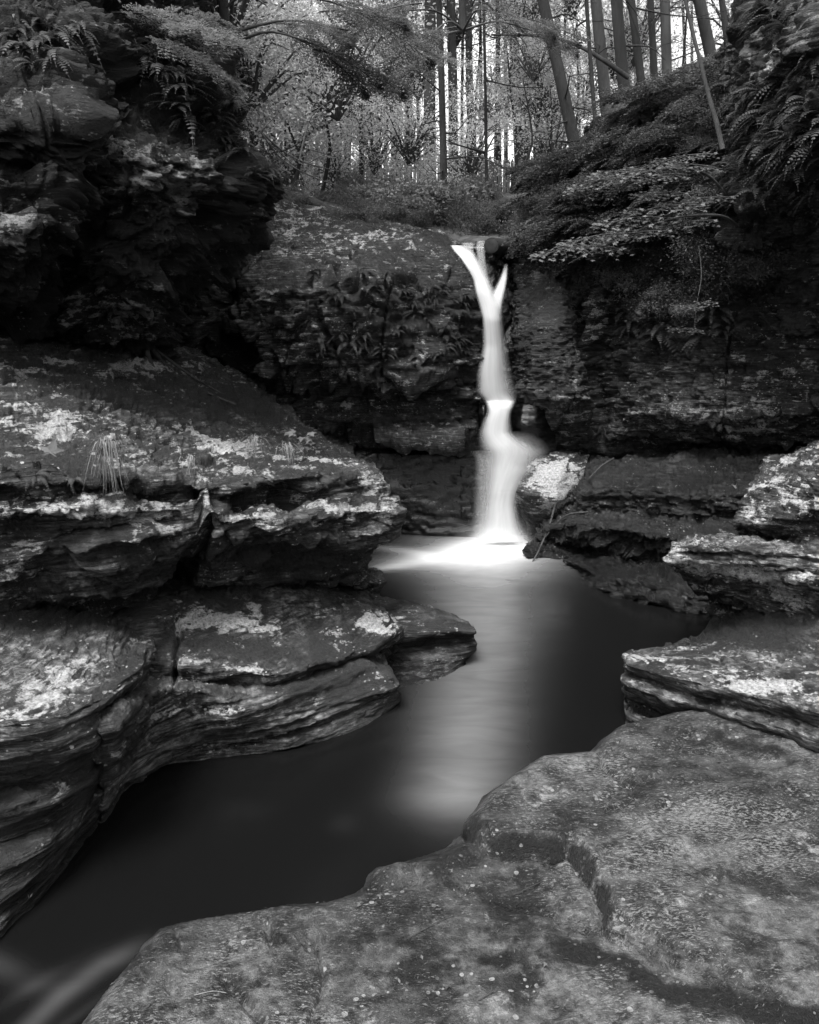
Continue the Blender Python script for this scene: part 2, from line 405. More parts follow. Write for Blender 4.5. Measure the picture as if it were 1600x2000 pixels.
at = b.n('ShaderNodeAttribute', attribute_name='mask'); sp_ = b.n('ShaderNodeSeparateColor'); b.l(at.outputs['Color'], sp_.inputs[0])
geo = b.n('ShaderNodeNewGeometry').outputs['Position']
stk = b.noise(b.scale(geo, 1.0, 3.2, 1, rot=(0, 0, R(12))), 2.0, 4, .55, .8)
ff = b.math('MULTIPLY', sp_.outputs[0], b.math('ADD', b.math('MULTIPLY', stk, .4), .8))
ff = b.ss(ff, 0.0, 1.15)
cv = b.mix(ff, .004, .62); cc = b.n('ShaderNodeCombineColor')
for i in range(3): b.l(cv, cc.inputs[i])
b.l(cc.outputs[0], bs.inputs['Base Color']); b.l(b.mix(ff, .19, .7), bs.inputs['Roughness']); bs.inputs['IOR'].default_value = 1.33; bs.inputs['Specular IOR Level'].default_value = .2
bp = b.n('ShaderNodeBump', i_Strength=.01, i_Distance=.05); b.l(b.noise(b.scale(geo, 1, 2, 1), 3, 3, .5, .5), bp.inputs['Height']); b.l(bp.outputs[0], bs.inputs['Normal'])
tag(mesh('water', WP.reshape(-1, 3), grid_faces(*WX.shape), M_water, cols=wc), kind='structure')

# ---------------------------------------------------------------- left and right cliffs (bedrock of the gorge)
def pm(**k):
    def f(px, py, G):
        out = {}
        for c, lst in k.items():
            v = 0
            for q in lst: v = v + q[0] * blob(px, py, *q[1:])
            out[c] = v
        return out
    return f
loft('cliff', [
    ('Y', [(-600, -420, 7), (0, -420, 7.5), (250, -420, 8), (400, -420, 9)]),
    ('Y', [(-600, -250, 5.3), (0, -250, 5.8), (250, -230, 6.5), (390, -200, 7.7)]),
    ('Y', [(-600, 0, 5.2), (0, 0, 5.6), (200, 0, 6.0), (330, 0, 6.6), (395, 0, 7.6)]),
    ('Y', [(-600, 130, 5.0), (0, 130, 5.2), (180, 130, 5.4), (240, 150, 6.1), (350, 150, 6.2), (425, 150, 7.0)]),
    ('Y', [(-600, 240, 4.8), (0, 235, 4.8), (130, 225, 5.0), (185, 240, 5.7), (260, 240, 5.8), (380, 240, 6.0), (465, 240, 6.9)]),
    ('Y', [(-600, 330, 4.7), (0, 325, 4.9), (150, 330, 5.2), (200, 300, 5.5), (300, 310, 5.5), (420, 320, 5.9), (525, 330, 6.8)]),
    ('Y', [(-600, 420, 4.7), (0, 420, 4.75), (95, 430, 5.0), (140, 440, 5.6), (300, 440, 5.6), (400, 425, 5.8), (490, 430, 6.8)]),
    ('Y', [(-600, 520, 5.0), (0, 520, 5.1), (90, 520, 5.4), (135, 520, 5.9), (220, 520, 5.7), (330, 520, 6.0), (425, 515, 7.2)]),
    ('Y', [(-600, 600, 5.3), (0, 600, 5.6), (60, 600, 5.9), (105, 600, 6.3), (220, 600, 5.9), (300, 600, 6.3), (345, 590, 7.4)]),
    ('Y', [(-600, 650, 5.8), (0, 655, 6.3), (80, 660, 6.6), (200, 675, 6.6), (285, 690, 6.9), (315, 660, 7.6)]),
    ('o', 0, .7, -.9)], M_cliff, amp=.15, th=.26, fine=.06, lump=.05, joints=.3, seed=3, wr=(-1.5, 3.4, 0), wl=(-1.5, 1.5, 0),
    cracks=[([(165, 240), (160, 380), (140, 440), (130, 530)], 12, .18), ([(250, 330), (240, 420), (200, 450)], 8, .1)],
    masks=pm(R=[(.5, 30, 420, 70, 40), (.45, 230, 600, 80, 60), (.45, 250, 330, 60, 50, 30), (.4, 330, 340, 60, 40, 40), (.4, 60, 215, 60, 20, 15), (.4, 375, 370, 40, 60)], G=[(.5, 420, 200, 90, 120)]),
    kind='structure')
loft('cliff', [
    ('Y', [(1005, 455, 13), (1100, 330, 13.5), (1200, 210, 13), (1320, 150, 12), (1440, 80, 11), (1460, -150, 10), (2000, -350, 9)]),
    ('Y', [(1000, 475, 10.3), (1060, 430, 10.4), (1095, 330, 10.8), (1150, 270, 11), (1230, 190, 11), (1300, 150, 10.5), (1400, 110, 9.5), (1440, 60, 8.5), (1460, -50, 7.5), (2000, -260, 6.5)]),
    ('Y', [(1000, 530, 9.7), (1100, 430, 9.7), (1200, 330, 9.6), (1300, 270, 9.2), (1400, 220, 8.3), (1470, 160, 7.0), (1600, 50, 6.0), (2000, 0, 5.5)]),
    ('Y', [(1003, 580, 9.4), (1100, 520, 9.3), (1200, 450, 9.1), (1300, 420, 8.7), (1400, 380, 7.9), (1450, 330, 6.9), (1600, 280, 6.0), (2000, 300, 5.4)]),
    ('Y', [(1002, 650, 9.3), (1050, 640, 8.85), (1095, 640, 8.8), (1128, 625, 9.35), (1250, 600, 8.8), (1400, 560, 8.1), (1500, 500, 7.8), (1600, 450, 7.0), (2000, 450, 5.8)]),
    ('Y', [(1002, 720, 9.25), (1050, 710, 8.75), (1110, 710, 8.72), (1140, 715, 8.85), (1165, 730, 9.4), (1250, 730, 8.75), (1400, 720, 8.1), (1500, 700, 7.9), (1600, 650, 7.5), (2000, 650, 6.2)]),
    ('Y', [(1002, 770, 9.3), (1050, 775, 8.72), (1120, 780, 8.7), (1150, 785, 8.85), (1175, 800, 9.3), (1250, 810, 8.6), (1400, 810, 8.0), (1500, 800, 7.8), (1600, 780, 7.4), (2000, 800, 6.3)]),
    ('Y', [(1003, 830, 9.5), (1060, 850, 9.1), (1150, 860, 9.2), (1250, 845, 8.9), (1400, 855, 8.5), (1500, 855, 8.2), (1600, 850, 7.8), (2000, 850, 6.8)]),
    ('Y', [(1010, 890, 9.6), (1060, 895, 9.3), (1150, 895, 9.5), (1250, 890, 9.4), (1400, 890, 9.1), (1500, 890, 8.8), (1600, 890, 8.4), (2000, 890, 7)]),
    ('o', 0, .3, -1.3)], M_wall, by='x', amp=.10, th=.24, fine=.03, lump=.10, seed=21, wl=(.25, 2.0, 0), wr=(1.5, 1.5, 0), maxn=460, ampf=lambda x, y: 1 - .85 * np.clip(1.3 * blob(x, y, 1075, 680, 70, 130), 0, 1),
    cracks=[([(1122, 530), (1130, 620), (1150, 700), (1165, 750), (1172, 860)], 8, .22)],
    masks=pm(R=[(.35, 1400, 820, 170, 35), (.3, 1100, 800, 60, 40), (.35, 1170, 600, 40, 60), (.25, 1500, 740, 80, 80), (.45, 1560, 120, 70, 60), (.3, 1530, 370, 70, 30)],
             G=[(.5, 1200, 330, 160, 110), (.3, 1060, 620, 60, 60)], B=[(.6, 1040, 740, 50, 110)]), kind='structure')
# rock behind the falling water
loft('cliff', [
    ('Y', [(840, 475, 11.5), (950, 470, 11.5), (1030, 470, 11.5)]),
    ('Y', [(860, 490, 10.2), (900, 488, 9.95), (950, 474, 9.9), (1030, 474, 10.3)]),
    ('Y', [(900, 560, 9.75), (960, 600, 9.65), (1030, 560, 9.75)]),
    ('Y', [(900, 780, 9.6), (960, 790, 9.5), (1030, 780, 9.55)]),
    ('Y', [(900, 800, 9.35), (960, 800, 9.3), (1030, 800, 9.35)]),
    ('Y', [(900, 860, 9.3), (960, 865, 9.25), (1060, 860, 9.35)]),
    ('Y', [(900, 875, 9.15), (960, 875, 9.1), (1070, 875, 9.15)]),
    ('Y', [(900, 1000, 9.05), (960, 1000, 9.08), (1070, 1000, 9.1)]),
    ('z', [(900, 1046, -.02), (960, 1048, -.02), (1070, 1048, -.02)]), ('o', 0, 0, -.6)],
    M_smooth, amp=.03, th=.15, fine=.008, lump=.05, seed=31, masks=lambda x, y, G: {'B': 1 + 0 * x}, kind='structure')
# ---------------------------------------------------------------- centre block beside the falls
loft('rock_ledge', [
    ('Y', [(430, 350, 13), (560, 380, 12.8), (700, 440, 12.2), (850, 462, 11.6), (885, 475, 11)]),
    ('Y', [(430, 360, 10.8), (510, 376, 10.6), (560, 387, 10.5), (640, 417, 10.3), (720, 445, 10.1), (790, 464, 10), (840, 472, 9.9), (884, 486, 9.7)]),
    ('Y', [(345, 560, 9.2), (385, 525, 9.0), (440, 500, 8.9), (480, 486, 8.95), (530, 482, 9.0), (640, 478, 9.05), (760, 482, 9.1), (850, 492, 9.1), (908, 512, 9.1)]),
    ('Y', [(325, 610, 9.1), (385, 575, 8.8), (470, 560, 8.6), (560, 560, 8.6), (700, 560, 8.7), (850, 560, 8.75), (932, 560, 8.95)]),
    ('Y', [(310, 650, 9.0), (385, 640, 8.8), (470, 630, 8.65), (560, 630, 8.6), (700, 640, 8.6), (850, 640, 8.7), (945, 640, 8.95)]),
    ('Y', [(310, 690, 9.1), (400, 700, 9.1), (470, 705, 9.3), (520, 725, 8.7), (640, 720, 8.6), (760, 728, 8.65), (880, 715, 8.8), (938, 720, 8.98)]),
    ('Y', [(310, 720, 9.2), (400, 735, 9.4), (500, 750, 9.5), (560, 765, 9.2), (650, 760, 9.0), (760, 765, 8.9), (880, 780, 8.85), (934, 780, 9.0)]),
    ('Y', [(310, 740, 9.3), (420, 780, 9.5), (560, 820, 9.1), (680, 840, 8.95), (780, 850, 8.85), (880, 850, 8.82), (942, 845, 8.98)]),
    ('Y', [(310, 760, 9.7), (420, 800, 9.8), (560, 850, 9.7), (700, 885, 9.6), (800, 888, 9.5), (900, 885, 9.4), (942, 880, 9.3)]),
    ('o', 0, .2, -1.2)], M_wallc, amp=.15, th=.25, fine=.03, lump=.14, seed=41, ampf=lambda x, y: 1 - .8 * np.clip(1.5 * blob(x, y, 915, 510, 40, 60), 0, 1), wl=(.2, 1.5, 0), wr=(.1, 1.6, 0),
    feat=lambda x, y, G: .22 * blob(x, y, 700, 600, 170, 110) - .25 * blob(x, y, 640, 800, 150, 36) - .3 * blob(x, y, 415, 600, 30, 120) + .12 * blob(x, y, 850, 720, 60, 60) - .5 * sstep(0, 14, sdf(x, y, [(425, 660), (470, 640), (505, 665), (512, 735), (470, 730), (430, 700)])),
    masks=pm(R=[(.5, 505, 580, 50, 14), (.35, 560, 420, 90, 30), (.3, 430, 520, 30, 20), (.4, 690, 735, 50, 10), (.4, 670, 790, 30, 8), (.3, 700, 470, 150, 14), (.35, 620, 505, 120, 10), (.25, 820, 500, 60, 10), (.25, 560, 660, 60, 30)], G=[(.35, 800, 600, 120, 80)]),
    label='dark layered rock wall standing left of the waterfall', cat='rock wall')
loft('rock_ledge', [
    ('Y', [(250, 640, 9.8), (400, 700, 9.8), (560, 780, 9.8), (700, 870, 9.8)]),
    ('Y', [(250, 690, 8.4), (330, 706, 8.6), (400, 712, 8.7), (520, 780, 8.7), (620, 850, 8.8), (690, 878, 8.9)]),
    ('Y', [(250, 760, 7.8), (400, 800, 7.8), (520, 850, 7.9), (620, 890, 8.2), (690, 900, 8.6)]), ('o', 0, -.1, -1.5)],
    M_dark, amp=.04, th=.14, fine=.015, lump=.07, seed=47, label='smooth dark rock shelf sloping down behind the left ledge', cat='rock ledge')
loft('rock_block', [
    ('Y', [(560, 860, 9.8), (665, 873, 9.7), (760, 870, 9.7), (945, 876, 9.6)]),
    ('Y', [(600, 888, 9.15), (665, 886, 9.13), (700, 880, 9.14), (760, 879, 9.16), (850, 880, 9.14), (948, 889, 9.12)]),
    ('Y', [(600, 960, 9.02), (665, 960, 9.04), (760, 960, 9.08), (850, 960, 9.08), (952, 960, 9.06)]),
    ('z', [(600, 1045, 0), (700, 1045, 0), (770, 1043, 0), (850, 1046, 0), (955, 1049, 0)]), ('o', 0, 0, -.6)],
    M_smooth, amp=.02, th=.16, fine=.006, lump=.05, seed=51, wr='b', masks=lambda x, y, G: {'B': .8 + 0 * x},
    label='smooth dark rock block at the back of the pool under the layered wall', cat='rock')
# ---------------------------------------------------------------- boulders by the falls
def boulder(label, rows, mat, masks=None, seed=0, amp=.02, lump=.04, name='boulder', wd=.7, th=.1, cat='boulder', **k):
    return loft(name, rows, mat, step=3, amp=amp, th=th, lump=lump, fine=.012, seed=seed, wl='b', wr='b', masks=masks, label=label, cat=cat, **k)
boulder('pale lichened boulder leaning at the right foot of the waterfall', [
    ('Y', [(1070, 882, 9.4), (1110, 876, 9.4), (1150, 888, 9.4)]),
    ('Y', [(1048, 888, 9.1), (1062, 884, 9.0), (1095, 880, 8.95), (1125, 885, 8.95), (1148, 895, 9.1)]),
    ('Y', [(1018, 920, 8.85), (1050, 925, 8.6), (1095, 922, 8.55), (1142, 912, 8.8)]),
    ('Y', [(998, 955, 8.75), (1030, 962, 8.42), (1085, 978, 8.38), (1128, 965, 8.7)]),
    ('Y', [(1003, 990, 8.8), (1040, 1000, 8.55), (1075, 1008, 8.5), (1115, 1005, 8.75)]),
    ('Y', [(1030, 1025, 8.95), (1050, 1035, 8.85), (1075, 1035, 8.8), (1090, 1030, 8.9)]),
    ('o', 0, .1, -.5)], M_right, pm(R=[(.8, 1085, 940, 58, 58, -30)], G=[(-.8, 1085, 940, 58, 58), (.2, 1030, 1000, 40, 30)], B=[(.9, 1035, 1005, 45, 28)]), seed=61, lump=.03, amp=.008)
boulder('rounded dark wet rock bulging out right of the lower falls', [
    ('Y', [(1010, 775, 9.3), (1030, 770, 9.2), (1060, 775, 9.2)]),
    ('Y', [(996, 795, 9.1), (1020, 790, 8.85), (1050, 790, 8.82), (1075, 800, 9.0)]),
    ('Y', [(990, 830, 9.05), (1015, 830, 8.78), (1050, 830, 8.78), (1085, 840, 9.0)]),
    ('Y', [(1000, 860, 9.1), (1025, 870, 8.9), (1060, 880, 8.9), (1095, 885, 9.0)]),
    ('o', 0, .2, -.3)], M_smooth, lambda x, y, G: {'B': 1 + 0 * x}, seed=63, amp=.006, lump=.02)
boulder('small dark rounded rock left of the lower falls', [
    ('Y', [(935, 778, 9.1), (944, 778, 9.1), (950, 780, 9.1)]),
    ('Y', [(934, 795, 8.92), (946, 790, 8.86), (958, 798, 8.95)]),
    ('Y', [(934, 812, 8.9), (946, 815, 8.84), (960, 808, 8.95)]),
    ('Y', [(936, 830, 8.98), (944, 832, 8.95), (950, 825, 9.0)]), ('o', 0, .1, -.1)], M_smooth, lambda x, y, G: {'B': 1 + 0 * x}, seed=65, amp=.004, lump=.015, wd=.3)
boulder('long rounded mossy rock lying at the left brink of the falls', [
    ('Y', [(745, 455, 10.3), (800, 448, 10.3), (870, 455, 10.2), (888, 475, 10.1)]),
    ('Y', [(750, 462, 10.0), (790, 455, 9.95), (850, 458, 9.85), (886, 480, 9.75)]),
    ('Y', [(770, 474, 9.9), (810, 478, 9.7), (860, 484, 9.62), (886, 490, 9.7)]), ('o', 0, .2, -.15)], M_dark,
    pm(R=[(.3, 800, 458, 60, 5)], G=[(.3, 820, 458, 80, 10)]), seed=67, amp=.015, lump=.02, wd=.4)
# ---------------------------------------------------------------- upper left ledge block
loft('rock_ledge', [
    ('Y', [(-500, 560, 9), (0, 600, 8.6), (300, 640, 9), (500, 740, 9), (640, 870, 8)]),
    ('Y', [(-500, 640, 6.0), (0, 645, 6.2), (140, 668, 6.6), (300, 692, 7.4), (420, 765, 7.6), (520, 828, 7.4), (600, 882, 7.0), (690, 903, 6.7), (735, 915, 6.3)]),
    ('Y', [(-500, 760, 4.5), (0, 745, 4.9), (150, 765, 5.2), (300, 805, 5.8), (420, 842, 6.0), (520, 872, 6.0), (620, 896, 6.1), (700, 910, 5.9), (745, 922, 5.8)]),
    ('Y', [(-500, 965, 3.4), (0, 938, 3.62), (150, 935, 3.8), (230, 925, 3.95), (350, 945, 4.2), (420, 950, 4.35), (520, 935, 4.6), (600, 925, 4.9), (680, 925, 5.2), (757, 938, 5.45)]),
    ('Y', [(-500, 1000, 3.5), (0, 965, 3.74), (150, 965, 3.92), (230, 955, 4.08), (350, 970, 4.3), (420, 972, 4.4), (500, 975, 4.7), (560, 985, 4.9), (620, 965, 5.0), (700, 960, 5.25), (770, 965, 5.42)]),
    ('Y', [(-500, 1040, 3.3), (0, 990, 3.58), (200, 990, 3.85), (300, 985, 4.02), (385, 990, 4.15), (430, 1000, 4.2), (520, 1008, 4.45), (600, 1003, 4.75), (700, 997, 5.05), (787, 1000, 5.32)]),
    ('Y', [(-500, 1120, 3.35), (0, 1060, 3.65), (200, 1070, 3.9), (330, 1060, 4.2), (385, 1050, 4.3), (430, 1050, 4.25), (520, 1052, 4.5), (620, 1047, 4.8), (700, 1040, 5.1), (768, 1032, 5.4)]),
    ('Y', [(-500, 1260, 3.5), (0, 1150, 3.72), (150, 1160, 3.98), (290, 1125, 4.5), (350, 1110, 4.8), (400, 1090, 4.5), (450, 1095, 4.45), (540, 1085, 4.75), (620, 1082, 5.1), (700, 1068, 5.4), (733, 1058, 5.65)]),
    ('Y', [(-500, 1330, 3.75), (0, 1205, 3.95), (150, 1190, 4.25), (290, 1165, 4.9), (350, 1152, 5.3), (420, 1140, 4.8), (540, 1128, 5.2), (640, 1128, 5.5), (695, 1135, 5.7), (708, 1150, 5.8)]),
    ('o', .1, .6, -.15), ('o', 0, .2, -.8)], M_left, amp=.07, th=.13, fine=.02, lump=.06, seed=71, block=.65, joints=.5, terr=.032, wr='b',
    cracks=[([(398, 960), (396, 1000), (404, 1040), (392, 1095)], 8, .14), ([(230, 958), (330, 972), (390, 982)], 5, .06), ([(200, 835), (240, 850), (300, 860), (400, 868)], 5, .06),
            ([(0, 700), (120, 712), (250, 735), (320, 770)], 6, .08), ([(0, 770), (130, 770), (240, 790), (330, 825), (430, 850)], 6, .08), ([(20, 735), (60, 725), (110, 740)], 8, .06), ([(0, 812), (100, 806), (240, 800), (330, 818)], 4, .03), ([(600, 990), (700, 985), (770, 990)], 3, .03), ([(470, 975), (530, 960), (560, 975)], 18, .12), ([(0, 955), (80, 945), (160, 952)], 8, .08)],
    feat=lambda x, y, G: -.55 * sstep(0, 22, sdf(x, y, [(285, 1150), (300, 1120), (340, 1095), (385, 1085), (388, 1120), (375, 1150), (340, 1175), (305, 1170)]))
        - .1 * sstep(0, 15, sdf(x, y, [(525, 955), (560, 935), (590, 945), (585, 985), (540, 985)]))
        + .07 * blob(x, y, 360, 940, 120, 20) + .05 * blob(x, y, 330, 1020, 60, 25),
    masks=pm(R=[(.5, 120, 830, 90, 24), (.5, 270, 720, 90, 14), (.5, 20, 715, 50, 16), (.55, 430, 870, 80, 30, 25), (.4, 740, 940, 30, 16), (.6, 690, 990, 70, 14), (.5, 60, 1000, 90, 20),
                (.6, 150, 1000, 80, 14), (.45, 470, 1010, 80, 16, 10), (.35, 30, 1110, 60, 50), (.5, 300, 1010, 50, 25), (.4, 620, 905, 60, 12), (-.4, 200, 1100, 140, 40), (-.5, 580, 1080, 110, 24), (-.3, 450, 800, 120, 40)],
             G=[(.5, 210, 750, 80, 34), (.6, 230, 960, 60, 30), (.4, 560, 900, 60, 30), (.3, 440, 780, 120, 30), (.4, 140, 900, 40, 15), (.4, 560, 1085, 130, 22), (-.4, 150, 1000, 120, 20)]),
    label='big lichen-spotted layered rock ledge on the left with grass tufts and ferns on it', cat='rock ledge')
# ---------------------------------------------------------------- tiers under it
loft('rock_ledge', [
    ('Y', [(560, 1160, 6.2), (700, 1158, 6.4), (760, 1166, 6.3), (830, 1180, 6.1), (880, 1198, 5.8), (915, 1213, 5.6)]),
    ('Y', [(600, 1185, 5.7), (705, 1166, 5.75), (745, 1172, 5.7), (800, 1186, 5.55), (860, 1202, 5.4), (918, 1220, 5.3)]),
    ('Y', [(640, 1240, 5.2), (740, 1244, 5.2), (800, 1240, 5.22), (860, 1234, 5.25), (900, 1232, 5.25), (930, 1236, 5.25)]),
    ('Y', [(640, 1260, 5.4), (760, 1266, 5.4), (850, 1254, 5.42), (926, 1246, 5.42)]),
    ('Y', [(640, 1285, 5.25), (760, 1288, 5.25), (850, 1275, 5.27), (932, 1258, 5.28)]),
    ('z', [(640, 1370, 0), (770, 1352, 0), (850, 1332, 0), (905, 1300, 0), (922, 1278, 0)]), ('o', 0, 0, -.6)],
    M_tier, amp=.03, th=.10, fine=.01, lump=.03, seed=81, block=.15, joints=0, terr=.02, wr='b',
    masks=pm(R=[(.6, 720, 1215, 60, 22, 15), (-.5, 850, 1300, 80, 30)], G=[(.3, 830, 1220, 60, 20), (-.3, 850, 1290, 80, 30)], B=[(.7, 860, 1310, 90, 22)]),
    label='mossy rock tongue reaching farthest into the pool from the left bank', cat='rock ledge')
loft('rock_ledge', [
    ('Y', [(180, 1290, 4.2), (330, 1290, 4.5), (500, 1270, 4.8), (650, 1255, 5.1), (745, 1262, 5.2)]),
    ('z', [(212, 1420, .66), (235, 1385, .66), (280, 1350, .60), (330, 1342, .53), (380, 1345, .46), (450, 1362, .385), (560, 1345, .33), (650, 1312, .31), (720, 1293, .29), (768, 1325, .22)]),
    ('z', [(205, 1470, .48), (240, 1440, .46), (300, 1410, .36), (400, 1400, .27), (450, 1412, .24), (560, 1400, .20), (650, 1370, .18), (720, 1350, .17), (777, 1345, .15)]),
    ('z', [(203, 1530, .24), (245, 1490, .22), (310, 1455, .17), (400, 1440, .13), (480, 1440, .11), (560, 1434, .10), (650, 1408, .09), (720, 1380, .08), (775, 1355, .08)]),
    ('z', [(195, 1610, 0), (245, 1550, 0), (330, 1498, 0), (400, 1482, 0), (480, 1470, 0), (560, 1463, 0), (640, 1446, 0), (720, 1413, 0), (765, 1385, 0), (775, 1365, 0)]),
    ('o', 0, 0, -.6)], M_tier, amp=.045, th=.10, fine=.006, lump=.03, seed=87, block=.15, joints=0, terr=.02, wr='b', wl='b', sm=5,
    cracks=[([(345, 1300), (343, 1370)], 4, .04), ([(450, 1412), (560, 1400), (700, 1372), (775, 1345)], 3, .02)],
    masks=pm(R=[(.5, 375, 1385, 30, 12), (.35, 320, 1390, 50, 14), (.3, 480, 1385, 40, 12), (-.4, 600, 1430, 200, 30)], G=[(.3, 600, 1330, 130, 30), (.2, 400, 1430, 100, 20)], B=[(.8, 500, 1460, 300, 18)]),
    label='lowest tier of the left bank, a rounded mossy shelf just above the dark water', cat='rock ledge')
loft('rock_ledge', [
    ('Y', [(180, 1160, 4.9), (330, 1140, 5.0), (450, 1130, 5.2), (600, 1130, 5.7), (720, 1155, 6.0)]),
    ('Y', [(200, 1225, 4.25), (345, 1185, 4.5), (480, 1180, 4.7), (620, 1182, 5.05), (700, 1185, 5.25), (755, 1196, 5.35)]),
    ('Y', [(235, 1282, 4.02), (340, 1290, 4.04), (400, 1302, 4.05), (460, 1312, 4.08), (540, 1322, 4.12), (600, 1308, 4.28), (660, 1287, 4.5), (720, 1264, 4.75), (780, 1224, 5.12)]),
    ('Y', [(235, 1335, 3.98), (340, 1322, 4.12), (400, 1330, 4.15), (460, 1340, 4.2), (540, 1345, 4.25), (600, 1332, 4.4), (660, 1308, 4.65), (720, 1284, 4.9), (778, 1240, 5.2)]),
    ('Y', [(235, 1360, 4.2), (340, 1345, 4.45), (460, 1360, 4.6), (600, 1350, 4.85), (700, 1310, 5.2), (770, 1262, 5.5)]),
    ('o', 0, .3, -.5)], M_tier, amp=.045, th=.11, fine=.008, lump=.03, seed=93, block=.2, joints=0, terr=.02, wr='b', wl='b',
    cracks=[([(345, 1190), (350, 1240), (342, 1300), (345, 1340)], 5, .07), ([(480, 1190), (560, 1195), (640, 1200)], 4, .03), ([(500, 1165), (560, 1172), (620, 1188)], 6, .05)],
    masks=pm(R=[(.65, 385, 1212, 40, 16), (.45, 480, 1215, 80, 22), (.75, 735, 1220, 45, 24, 10), (.6, 470, 1305, 90, 12, 8), (.5, 640, 1240, 70, 16, -10), (-.3, 560, 1345, 150, 12)],
             G=[(.3, 540, 1260, 150, 26), (-.3, 730, 1220, 60, 30)]),
    label='pale lichened middle tier of the left bank with a curved overhanging lip', cat='rock ledge')
loft('rock_ledge', [
    ('Y', [(-500, 1150, 3.9), (0, 1170, 4.0), (110, 1180, 4.1), (230, 1210, 4.2), (290, 1250, 4.1)]),
    ('Y', [(-500, 1230, 3.5), (0, 1245, 3.6), (110, 1250, 3.7), (200, 1262, 3.75), (275, 1295, 3.8)]),
    ('z', [(-500, 1500, .78), (0, 1412, .78), (80, 1405, .78), (140, 1388, .77), (200, 1362, .755), (245, 1325, .75), (272, 1305, .745)]),
    ('z', [(-500, 1600, .64), (0, 1480, .63), (120, 1465, .62), (190, 1445, .6), (235, 1395, .62), (262, 1340, .65)]),
    ('Y', [(-500, 1670, 2.95), (0, 1540, 3.0), (100, 1522, 3.08), (180, 1490, 3.2), (215, 1440, 3.45), (240, 1400, 3.65)]),
    ('Y', [(-500, 1720, 2.72), (0, 1575, 2.86), (100, 1550, 2.97), (180, 1520, 3.15), (212, 1470, 3.4), (228, 1430, 3.6)]),
    ('Y', [(-500, 1780, 2.85), (0, 1645, 2.93), (90, 1605, 3.03), (165, 1565, 3.2), (200, 1515, 3.4), (215, 1470, 3.6)]),
    ('Y', [(-500, 1830, 2.66), (0, 1685, 2.78), (90, 1640, 2.92), (160, 1590, 3.15), (196, 1545, 3.4), (210, 1500, 3.6)]),
    ('z', [(-500, 2250, 0), (-50, 1885, 0), (0, 1838, 0), (60, 1775, 0), (130, 1690, 0), (175, 1630, 0), (200, 1590, 0)]),
    ('o', 0, 0, -.6)], M_near, amp=.045, th=.12, fine=.006, lump=.03, seed=99, block=.12, joints=0, terr=.02, wr='b', sm=6,
    masks=pm(R=[(.55, 110, 1330, 110, 40, -8), (.4, 20, 1390, 90, 14), (.3, 60, 1440, 60, 12), (.3, 70, 1600, 50, 10), (-.4, 60, 1760, 120, 60)],
             G=[(.5, 255, 1340, 30, 50), (-.3, 110, 1320, 110, 30), (.3, 60, 1490, 120, 24), (.5, 60, 1740, 120, 50), (.4, 120, 1215, 120, 20)], B=[(.6, 60, 1800, 130, 40, -40)]),
    label='near rounded rock shelf with a pale striped top at the left edge', cat='rock ledge')
# ---------------------------------------------------------------- right bank ledges
loft('rock_ledge', [
    ('Y', [(1140, 895, 9.4), (1180, 886, 9.5), (1300, 872, 9.4), (1480, 866, 8.9), (1600, 865, 8.4), (1800, 870, 8)]),
    ('Y', [(1132, 930, 8.8), (1165, 905, 8.8), (1250, 892, 8.7), (1400, 892, 8.2), (1500, 893, 7.8), (1800, 900, 7.2)]),
    ('Y', [(1120, 985, 8.45), (1155, 955, 8.2), (1230, 950, 7.95), (1330, 960, 7.5), (1450, 965, 7.1), (1800, 970, 6.6)]),
    ('Y', [(1100, 1010, 8.4), (1180, 1000, 8.1), (1300, 1010, 7.6), (1450, 1020, 7.1), (1800, 1050, 6.6)]),
    ('Y', [(1072, 1030, 8.25), (1120, 1020, 8.0), (1200, 1035, 7.6), (1300, 1050, 7.2), (1450, 1060, 6.9), (1800, 1080, 6.4)]),
    ('Y', [(1050, 1055, 8.3), (1120, 1068, 8.3), (1200, 1085, 7.9), (1300, 1100, 7.4), (1450, 1112, 7.0), (1800, 1120, 6.5)]),
    ('Y', [(1036, 1080, 8.1), (1100, 1085, 8.05), (1150, 1108, 7.3), (1200, 1118, 6.95), (1300, 1135, 6.6), (1400, 1160, 6.35), (1800, 1165, 6.1)]),
    ('Y', [(1034, 1092, 8.1), (1105, 1116, 7.95), (1150, 1146, 7.1), (1200, 1168, 6.8), (1300, 1181, 6.5), (1400, 1187, 6.4), (1800, 1190, 6.3)]),
    ('o', 0, .3, -.15),
    ('o', 0, 0, -.6)], M_dark, amp=.12, th=.13, fine=.025, lump=.06, seed=111, terr=.05, wl=(.1, .9, 0),
    masks=pm(R=[(.4, 1300, 870, 60, 10), (.4, 1430, 1010, 50, 30), (.3, 1250, 985, 60, 12)], B=[(1.0, 1200, 1120, 240, 45)]),
    label='dark low layered ledge right of the pool between the pale boulder and the right bank', cat='rock ledge')
